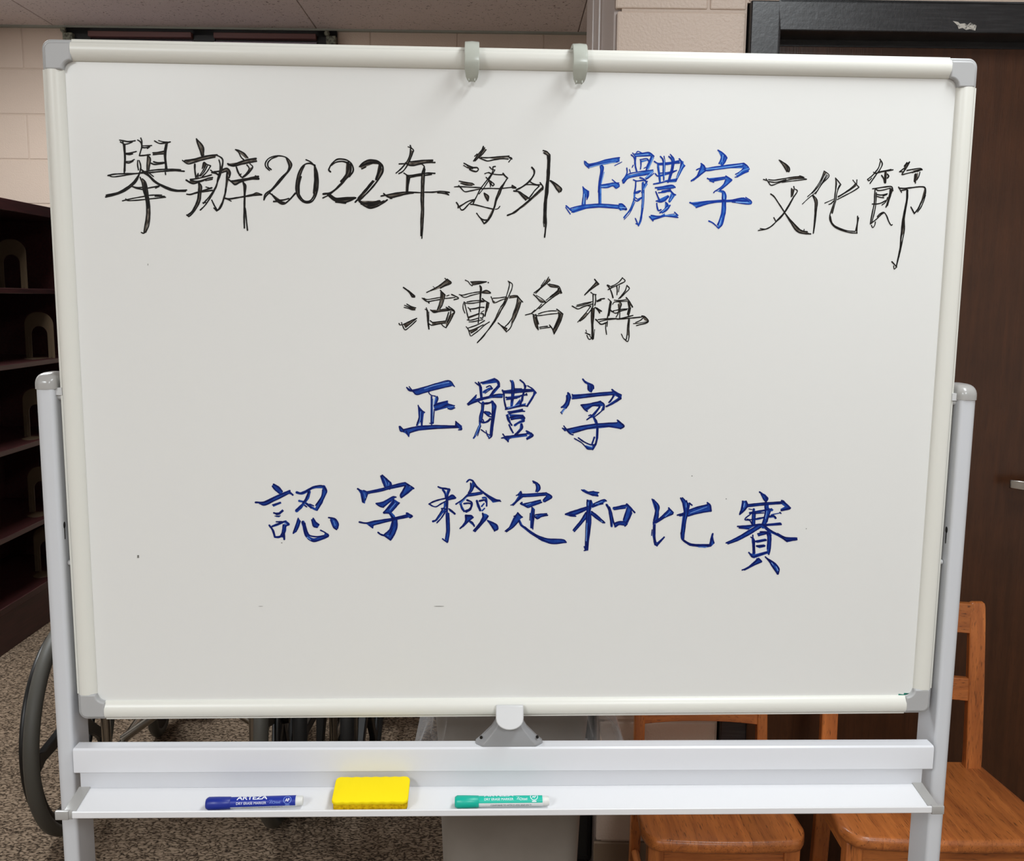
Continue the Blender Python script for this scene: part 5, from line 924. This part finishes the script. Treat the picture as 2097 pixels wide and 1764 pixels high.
# ------------------------------------------------------------------ the mobile whiteboard (world coordinates, face in the plane y = 0)
wbd = thing('mobile_whiteboard', 'double-sided whiteboard on a white wheeled stand, covered in handwritten black and blue characters', 'whiteboard', (0, 0, 0), 0, None, False)
HX, Z0, Z1, RW, CS = .610, .8578, 1.7728, .0272, .0385     # half width, bottom, top, rail width, corner size
def lean(x, y, z): return (x, y, z-.0055*x)                 # the stand's cross parts drop a touch to the right
surf = G().box(-HX+.012, HX-.012, 0, .012, Z0+.012, Z1-.012).build('writing_surface', M['board'], wbd, smooth=0)
RP = [(0, .018), (0, -.0018), (.0030, -.0026), (.0040, -.0030), (.0044, -.0062), (.0065, -.0082), (.010, -.0093), (.0145, -.0095), (.019, -.0086), (.023, -.0066), (.0256, -.0042), (.0268, -.0022), (.0272, .0004), (.0262, .0012), (.0262, .018)]
E_ = .0008
g = G().prism([(y, Z1-t+.0006) for t, y in RP], 'x', -HX+CS-E_, HX-CS+E_); g.build('frame_rail', M['rail'], wbd, smooth=40)
g = G().prism([(y, Z0+t-.0006) for t, y in RP], 'x', -HX+CS-E_, HX-CS+E_); g.build('frame_rail', M['rail'], wbd, smooth=40)
g = G().prism([(-HX+t-.0006, y) for t, y in RP], 'z', Z0+CS-E_, Z1-CS+E_); g.build('frame_rail', M['rail'], wbd, smooth=40)
g = G().prism([(HX-t+.0006, y) for t, y in RP], 'z', Z0+CS-E_, Z1-CS+E_); g.build('frame_rail', M['rail'], wbd, smooth=40)
for sx in (-1, 1):
    for sz_, zz in ((1, Z1), (-1, Z0)):
        def outline(o, ro, ins):
            # corner at the origin, piece reaching into +u, +v
            a = [(CS, o)]+[(CS, .0265-ins)] if False else None
            p = arc(o+ro, o+ro, ro, 270, 180, 8)                   # rounded outer corner, from bottom edge to left edge
            inner = arc(CS, CS, CS-.0268+ins, 180, 270, 8)          # hollow inner corner
            return p+[(o, CS)]+inner+[(CS, o)]
        def put(pts): return [(sx*(-HX+u)*-1 if sx > 0 else -HX+u, zz-sz_*v) for u, v in pts]
        g = G(); g.prism(put(outline(0, .0125, 0)), 'y', -.0028, .018); g.prism(put(outline(.0050, .0090, 0)), 'y', -.0094, -.002)
        g.build('frame_corner', M['corner'], wbd, smooth=40, bevel=(.0024, 4))
# flip-chart hooks over the top rail
for xc in (-.0611, .0781):
    prof = [(.019, 1.770, 1), (.019, 1.7785, 1), (.004, 1.7795, 1), (-.008, 1.7785, 1), (-.0165, 1.7745, 1), (-.0225, 1.768, 1), (-.0255, 1.760, 1), (-.0265, 1.7525, 1), (-.0262, 1.748, 1), (-.0230, 1.742, .985), (-.0198, 1.737, .88), (-.0175, 1.7335, .68), (-.0165, 1.7318, .42)]
    n = len(prof); rg = []
    for y, z, w in prof:
        h = .0094*w; rg.append([(xc-h, y, z), (xc-h*.93, y-.0008, z+.0004), (xc, y-.0018, z+.0008), (xc+h*.93, y-.0008, z+.0004), (xc+h, y, z), (xc+h*.95, y+.004, z-.0035), (xc-h*.95, y+.004, z-.0035)])
    hk = G().rings(rg).build('flipchart_hook', M['hook'], wbd, smooth=32)
    G().box(xc-.0045, xc-.0030, -.0165, -.006, 1.729, 1.735).box(xc+.0030, xc+.0045, -.0165, -.006, 1.729, 1.735).build('prong', M['hook'], hk, smooth=0)
# posts, caps, pivots, feet
for s in (-1, 1):
    def X(v): return s*v
    def pl(pts): return [(s*a, b) for a, b in pts]
    xi, xo = .6165, .6412
    outl = arc(xo-.0105, -.010+.0105-.002, .0105, 0, -90, 6)+arc(xi+.005, -.012+.005, .005, 270, 180, 4)+arc(xi+.005, .046-.005, .005, 180, 90, 4)+arc(xo-.0105, .046-.0105, .0105, 90, 0, 6)
    po = G().prism(pl(outl), 'z', .10, 1.3265-.0035*s).build('post', M['post'], wbd, smooth=40)
    zt = 1.3275-.0035*s; g = G(); rg = []
    for k in range(8):
        a = k/7*PI/2; q = math.cos(a)**.55 if k < 7 else .08; z = zt+.0155*math.sin(a)
        xm, ym = (xi+xo)/2-.0008, .017; hw, hd = .0142*q, .0305*q; r_ = min(hw, hd)*.75
        rg.append([(X(a_), b_, z) for a_, b_ in rrect(xm-hw, xm+hw, ym-hd, ym+hd, r_, 5)])
    rg = [[(p[0], p[1], zt-.006) for p in rg[0]]]+rg
    g.rings(rg); g.build('post_cap', M['cap'], wbd, smooth=50)
    g = G().lathe([(0, 0), (.006, 0), (.006, .012*s), (0, .012*s)], (X(.6075), .006, 1.315), 'x', 16); g.box(min(X(.608), X(.6165)), max(X(.608), X(.6165)), -.004, .016, 1.3165, 1.3265)
    g.build('pivot', M['clip'], wbd, smooth=40)
    kz = 1.126-.003*s
    g = G().prism([(.0005+.0032*math.cos(2*PI*i/14), kz+.008+.0048*math.sin(2*PI*i/14)) for i in range(14)], 'x', X(.6163), X(.6175)); g.prism(rrect(-.0008, .0018, kz-.012, kz+.006, .0012, 3), 'x', X(.6163), X(.6175))
    g.build('keyhole', M['black'], po, smooth=0)
    G().lathe([(0, 0), (.0045, 0), (.0035, .006*s), (0, .006*s)], (X(.6095), .005, 1.083), 'x', 12).build('stop_pin', M['clip'], wbd)
    g = G().tube([(X(.629), -.29, .085), (X(.629), -.25, .10), (X(.629), 0, .112), (X(.629), .25, .10), (X(.629), .29, .085)], .017, 12, sx=1.0)
    g.build('foot', M['post'], wbd, smooth=50)
    for yy in (-.27, .27):
        g = G().torus(.022, .011, (X(.629), yy, .033), 'x', 24, 8); g.lathe([(0, -.009), (.02, -.009), (.02, .009), (0, .009)], (X(.629), yy, .033), 'x', 18); g.tube([(X(.629), yy, .033), (X(.629), yy, .085)], .008, 10)
        g.build('caster', M['black_plastic'], wbd, smooth=50)
# crossbar with the locking clip
BT, BB = .8190, .7835
bar = G().prism([(0, BT), (-.0195, BT+.0005), (-.0220, BT-.0016), (-.0225, BT-.004), (-.0225, BB+.0015), (-.021, BB), (0, BB)], 'x', -.6125, .6105).shift(lean).build('crossbar', M['bar'], wbd, smooth=30)
cl = G(); rg = []
xm = -.0040; hb, ht = .0485, .0185
sec = []
for z, h, y0 in ((BT, hb, -.0200), (BT+.004, hb-.001, -.0200), (BT+.010, hb-.008, -.0195), (BT+.026, hb-.0235, -.018), (BT+.037, ht, -.017)):
    sec.append([(xm-h, -.001, z), (xm-h, -.009, z), (xm-h+.010*(h/hb), y0, z), (xm+h-.010*(h/hb), y0, z), (xm+h, -.009, z), (xm+h, -.001, z)])
cl.rings(sec); base = cl.build('clip_base', M['clipbase'], wbd, smooth=20, bevel=(.0015, 2))
for s in (-1, 1):
    G().lathe([(0, 0), (.0022, 0), (.0022, -.002), (0, -.002)], (xm+s*(hb-.0085), -.0135, BT+.0125), 'y', 10).build('screw', M['black_plastic'], base)
tg = [(xm-.0196, .8800), (xm-.0196, .8640)]+arc(xm, .8640, 1, 180, 360, 1)[:0]
tg += [(xm+.0196*math.cos(math.radians(a)), .8640+.0135*math.sin(math.radians(a))) for a in range(180, 361, 15)][1:]+[(xm+.0196, .8800)]
G().prism(tg, 'y', -.0055, 0).shift(lambda x, y, z: (x, y-.0125-(.880-z)*.52, z)).build('clip_latch', M['clip'], wbd, smooth=40, bevel=(.0018, 3))
# pen tray
TX0, TX1 = -.6050, .5965
g = G()
g.prism([(-.0190, .7600), (-.0190, .7585), (-.0770, .7505), (-.0815, .7505), (-.0822, .7515), (-.0822, .7590), (-.0815, .7602), (-.0800, .7602), (-.0788, .7590), (-.0770, .7525), (-.0300, .7592), (-.0215, .7606)], 'x', TX0+.0005, TX1-.0005)
tray = g.shift(lean).build('tray', M['tray'], wbd, smooth=25)
G().prism([(-.0202, .7832), (-.0170, .7832), (-.0170, .7585), (-.0202, .7605)], 'x', TX0, TX1).shift(lean).build('tray_back', M['plate'], wbd, smooth=0)
for lo, hi, l2, h2 in ((-.6075, -.5920, -.6135, -.5965), (.5830, .5975, .5825, .5990)):
    T = .0014
    o_ = [(-.0200, .7612+T), (-.0300, .7594+T), (-.0765, .7527+T), (-.0788, .7592+T), (-.0800, .7612), (-.0818, .7612), (-.0828, .7592), (-.0828, .7512), (-.0820, .7497), (-.0770, .7497), (-.0190, .7577)]
    g = G().prism(o_, 'x', lo, hi); g.prism([(a_, b_) for a_, b_ in rrect(-.0840, -.0778, .7492, .7616, .0015, 3)], 'x', l2, h2)
    g.shift(lean).build('tray_end_cap', M['cap'], wbd, smooth=30)

# ------------------------------------------------------------------ handwriting, one mesh per character, lying on the board face
def smooth_line(pts, sub=5):
    if len(pts) < 3:
        (x0, y0), (x1, y1) = pts[0], pts[-1]; return [(x0+(x1-x0)*i/4, y0+(y1-y0)*i/4) for i in range(5)]
    P = [(2*pts[0][0]-pts[1][0], 2*pts[0][1]-pts[1][1])]+pts+[(2*pts[-1][0]-pts[-2][0], 2*pts[-1][1]-pts[-2][1])]
    out = []
    def tj(ti, a, b): return ti+max(1e-3, math.hypot(b[0]-a[0], b[1]-a[1]))**.5
    for i in range(1, len(P)-2):
        p0, p1, p2, p3 = P[i-1:i+3]; t0 = 0; t1 = tj(t0, p0, p1); t2 = tj(t1, p1, p2); t3 = tj(t2, p2, p3)
        for k in range(sub):
            t = t1+(t2-t1)*k/sub; q = []
            for c in (0, 1):
                a1 = (t1-t)/(t1-t0)*p0[c]+(t-t0)/(t1-t0)*p1[c]; a2 = (t2-t)/(t2-t1)*p1[c]+(t-t1)/(t2-t1)*p2[c]; a3 = (t3-t)/(t3-t2)*p2[c]+(t-t2)/(t3-t2)*p3[c]
                b1 = (t2-t)/(t2-t0)*a1+(t-t0)/(t2-t0)*a2; b2 = (t3-t)/(t3-t1)*a2+(t-t1)/(t3-t1)*a3
                q.append((t2-t)/(t2-t1)*b1+(t-t1)/(t2-t1)*b2)
            out.append(tuple(q))
    return out+[pts[-1]]
def pen_line(pts, w, rnd, k=.92):
    P = smooth_line(pts); n = len(P); L, R = [], []; ph1, ph2 = rnd.uniform(0, 6), rnd.uniform(0, 6); s = 0
    for i, p in enumerate(P):
        a, b = P[max(i-1, 0)], P[min(i+1, n-1)]; dx, dy = b[0]-a[0], b[1]-a[1]; l = math.hypot(dx, dy) or 1
        if i: s += math.hypot(p[0]-P[i-1][0], p[1]-P[i-1][1])
        h = w/2*k*(1+.10*math.sin(s/47+ph1)+.06*math.sin(s/19+ph2)); nx, ny = -dy/l*h, dx/l*h
        L.append((p[0]+nx, p[1]+ny)); R.append((p[0]-nx, p[1]-ny))
    def cap(c, a, sgn):
        t = math.atan2(a[1]-c[1], a[0]-c[0]); r = math.hypot(a[0]-c[0], a[1]-c[1])
        return [(c[0]+r*math.cos(t+sgn*PI*k/5), c[1]+r*math.sin(t+sgn*PI*k/5)) for k in range(1, 5)]
    quads = [(L[i], L[i+1], R[i+1], R[i]) for i in range(n-1)]
    return quads, [[L[0]]+cap(P[0], L[0], 1)+[R[0]], [R[-1]]+cap(P[-1], R[-1], 1)+[L[-1]]]
def ink_char(tone, ox, oy, sc, text, idx):
    rnd = random.Random(idx); g = G(); order = 0
    def P(p, y): x, z = board_point(ox+p[0]/sc, oy+p[1]/sc); return (x, y, z)
    for item in text.replace('\n', ';').split(';'):
        tk = item.split()
        if len(tk) < 3: continue
        pts = [tuple(float(v) for v in a.split(',')) for a in tk[1:]]; k = tk[0][0]; order += 1
        y = {'f': -.00020, 'm': -.00026, 'l': -.00034, 'h': -.00044}[k]-order*4e-7
        if k == 'f':
            tr = tessellate_polygon([[Vector((a, b, 0)) for a, b in pts]]); g.add([P(p, y) for p in pts], [tuple(t) for t in tr], 0)
        else:
            qs, caps = pen_line(pts, float(tk[0][1:]), rnd, .89 if tone == 'K' else .94)
            mi = {'m': 0, 'l': 1, 'h': 2}[k]
            for q in qs: g.add([P(p, y) for p in q], [(0, 1, 2, 3)], mi)
            for c in caps: g.add([P(p, y) for p in c], [tuple(range(len(c)))], mi)
    me = bpy.data.meshes.new('ink_character'); me.from_pydata(g.v, [], g.f)
    for mm in INK[tone]: me.materials.append(mm)
    me.polygons.foreach_set('material_index', g.m)
    o = bpy.data.objects.new('ink_character', me); COL.objects.link(o); o.parent = surf
    o['label'] = {'K': 'black', 'B': 'bright blue', 'D': 'dark blue'}[tone]+' handwritten character'
for i, gl in enumerate(GLYPHS): ink_char(*gl, i)
# smear of green ink in the lower right corner, dents and specks
g = G()
def spot(px, py, w, h, y=-.0003, n=9):
    g.add([(board_point(px+w*math.cos(2*PI*i/n), py+h*math.sin(2*PI*i/n))[0], y, board_point(px+w*math.cos(2*PI*i/n), py+h*math.sin(2*PI*i/n))[1]) for i in range(n)], [tuple(range(n))])
for (pts, w) in (([(1841, 1423), (1850, 1424), (1860, 1422), (1868, 1419), (1872, 1413), (1873, 1409)], 3.2), ([(1852, 1421), (1862, 1421), (1870, 1415)], 3.0)):
    qs, caps = pen_line(pts, w, random.Random(3))
    for q in qs+caps: g.add([(board_point(*p)[0], -.0003, board_point(*p)[1]) for p in q], [tuple(range(len(q)))])
me = g.mesh('ink_smear', M['ink_green'], 0); o = bpy.data.objects.new('ink_smear', me); COL.objects.link(o); o.parent = surf; o['label'] = 'green ink smear in the lower right corner'
g = G(); spot(303, 542, .6, 2.2); spot(283, 1139, 2.2, 2.0); spot(283, 1142, 2.6, 1.0); spot(1417, 975, 1.4, .9); spot(899, 1242, 11, .6); spot(1487, 1022, 1, 1); spot(1651, 1083, 1, .8); spot(577, 1112, 1.6, .8); spot(534, 1242, 5, .4)
me = g.mesh('speck', M['bracedark'], 0); o = bpy.data.objects.new('speck', me); COL.objects.link(o); o.parent = surf

# ------------------------------------------------------------------ things on the tray
def text_shape(txt, width, height, mapf, bold=0.0):
    """lettering fitted to width x height, cut finely enough to follow the barrel"""
    c = bpy.data.curves.new('print', 'FONT'); c.body = txt; c.size = 1; c.offset = bold; c.resolution_u = 3
    o = bpy.data.objects.new('print', c); COL.objects.link(o); bpy.context.view_layer.update()
    me = bpy.data.meshes.new_from_object(o.evaluated_get(bpy.context.evaluated_depsgraph_get())); bpy.data.objects.remove(o); bpy.data.curves.remove(c)
    xs = [v.co.x for v in me.vertices]; ys = [v.co.y for v in me.vertices]
    x0, x1, y0, y1 = min(xs), max(xs), min(ys), max(ys)
    for v in me.vertices: v.co = ((v.co.x-x0)/(x1-x0)*width-width/2, (v.co.y-y0)/(y1-y0)*height-height/2, 0)
    bm = bmesh.new(); bm.from_mesh(me); bmesh.ops.triangulate(bm, faces=bm.faces)
    for _ in range(3):
        es = [e for e in bm.edges if abs(e.verts[0].co.y-e.verts[1].co.y) > .0011]
        if es: bmesh.ops.subdivide_edges(bm, edges=es, cuts=1); bmesh.ops.triangulate(bm, faces=bm.faces)
    bm.to_mesh(me); bm.free()
    for v in me.vertices: v.co = mapf(v.co.x, v.co.y)
    return me
def marker(name, label, loc, rotz, tone, roll, conform_white):
    t = thing(name, label, 'marker', loc, rotz, 'dry-erase markers on the tray', False)
    capm, labm = (M['mblue'], M['mblue2']) if tone == 'blue' else (M['mgreen'], M['mgreen2'])
    L, r = .1300, .0074
    # cap on the left end, body, label, end plug; axis along x, origin at the middle
    x0 = -L/2
    G().lathe([(0, x0), (.0062, x0), (.0070, x0+.0008), (.0086, x0+.0035), (.0085, x0+.016), (.0080, x0+.0325), (.0076, x0+.033), (0, x0+.033)], (0, 0, 0), 'x', 28).build('cap', capm, t, smooth=40)
    G().lathe([(0, x0+.033), (r-.0002, x0+.033), (r-.0002, x0+.1215), (r-.0008, x0+.1220), (0, x0+.1220)], (0, 0, 0), 'x', 28).build('barrel', M['mwhite'], t, smooth=40)
    G().lathe([(0, x0+.1220), (.0066, x0+.1220), (.0064, x0+.1285), (.0056, L/2), (0, L/2)], (0, 0, 0), 'x', 24).build('end_plug', M['mgrey'], t, smooth=40)
    def wrap(x, a, rr=r+.00005): return Vector((x, -rr*math.cos(a), rr*math.sin(a)))
    # coloured part of the label: from roll-band up over the top and round the back
    rows = []
    a0, a1 = math.radians(roll), math.radians(roll+250)
    rows = [[tuple(wrap(x, a0+(a1-a0)*i/24)) for x in (x0+.0331, x0+.1205)] for i in range(25)]
    lab = G().rings(rows, closed=False, caps=False).build('label', labm, t, smooth=60)
    def printed(txt, xc, ang, width, height, m, bold=0.0):
        me = text_shape(txt, width, height, lambda x, y: wrap(xc+x, math.radians(ang)+y/r, r+.00016), bold)
        me.materials.append(m); o = bpy.data.objects.new('print', me); COL.objects.link(o); o.parent = lab
    return t, printed, x0
fz = lambda x, y: .7606-(.0062/.047)*(-.0215-y)*.9-.0055*x   # tray floor height
mb, pr, x0 = marker('dry_erase_marker', 'blue capped dry-erase marker lying on the tray left of the yellow eraser', (-.3530, -.0660, fz(-.353, -.066)+.0085), math.radians(2.2), 'blue', -22, True)
pr('ARTEZA', -.0030, 80, .0410, .0066, M['twhite'], .02)
pr('DRY ERASE MARKER', -.0035, 19, .0400, .0033, M['twhite'], 0)
pr('Chisel', .0300, 22, .0108, .0034, M['tlight'], .004); pr('AP', .0447, 42, .0058, .0042, M['twhite'], .02)
pr('CONFORMS TO ASTM D-4236 AND EN 71', .010, -41, .0560, .0022, M['tdark'], 0)
def seal(t, xc, ang, m1, rr=.0074+.00014):
    g = G(); n = 28
    def q(u, v): return (xc+u, -rr*math.cos(math.radians(ang)+v/.0074), rr*math.sin(math.radians(ang)+v/.0074))
    g.rings([[q(R_*math.cos(2*PI*i/n), R_*math.sin(2*PI*i/n)) for i in range(n)] for R_ in (.0046, .0054)], caps=False)
    g.add([q(-.003, -.0074), q(.003, -.0074), q(.003, -.0060), q(-.003, -.0060)], [(0, 1, 2, 3)])
    g.rings([[q(-.0222+u*k, v*k-.0018) for u, v in ((-.002, -.002), (.002, -.002), (.002, .002), (-.002, .002))] for k in (.82, 1)], caps=False)
    g.add([q(-.0222+u, v-.0018) for u, v in ((-.001, -.0011), (-.0004, -.0013), (.0012, .0006), (.0008, .0012))], [(0, 1, 2, 3)])
    g.build('seal', m1, t, smooth=0)
seal([c for c in mb.children if c.name.startswith('label')][0], .0447, 42, M['tlight'])
mg, pr, x0 = marker('dry_erase_marker', 'teal capped dry-erase marker lying on the tray right of the yellow eraser', (-.0152, -.0675, fz(-.0152, -.0675)+.0085), 0, 'green', 12, True)
pr('ARTEZA', -.0045, 112, .0410, .0066, M['twhite'], .02)
pr('DRY ERASE MARKER', -.0045, 52, .0400, .0033, M['twhite'], 0); pr('Chisel', .0290, 53, .0108, .0034, M['twhite'], .004); pr('AP', .0440, 78, .0058, .0042, M['twhite'], .02)
pr('CONFORMS TO ASTM D-4236 AND EN 71', .0120, -13, .0560, .0023, M['tdark'], 0)
seal([c for c in mg.children if c.name.startswith('label')][0], .0440, 78, M['twhite'])
# eraser
er = thing('board_eraser', 'yellow foam board eraser with scalloped edges on the tray', 'eraser', (-.1955, -.0520, fz(-.1955, -.052)+.0008), 0, None, False)
er.matrix_world = er.matrix_world @ Matrix.Rotation(math.radians(10.5), 4, 'X')
LW, DW, TH = .1035, .0530, .0190
def scallop(ins):
    base = rrect(-LW/2+ins, LW/2-ins, -DW/2+ins, DW/2-ins, .0075, 6); out = []
    for i, (x, y) in enumerate(base):
        out.append((x, y))
        j = base[(i+1) % len(base)]
        if abs(j[0]-x) > .05:
            for k in range(1, 42):
                u = k/42; xx = x+(j[0]-x)*u; out.append((xx, y+(1 if y > 0 else -1)*.0011*(math.cos(u*2*PI*6.5)-1)*.5*min(1, u*12, (1-u)*12)))
    return out
def slab(z0, z1, ins, mname, nm, rr=.0012):
    g = G(); S = [(z0, ins+rr*.6), (z0+rr, ins), (z1-rr, ins), (z1-rr*.3, ins+rr*.3), (z1, ins+rr)]
    g.rings([[(x, y, z) for x, y in scallop(i_)] for z, i_ in S]); return g.build(nm, M[mname], er, smooth=40)
slab(.0, .0022, .0020, 'darkfelt', 'wiping_pad', .0003); slab(.0020, .0135, .0012, 'felt', 'foam_side'); slab(.0133, TH, 0, 'yellow', 'foam_top', .0016)
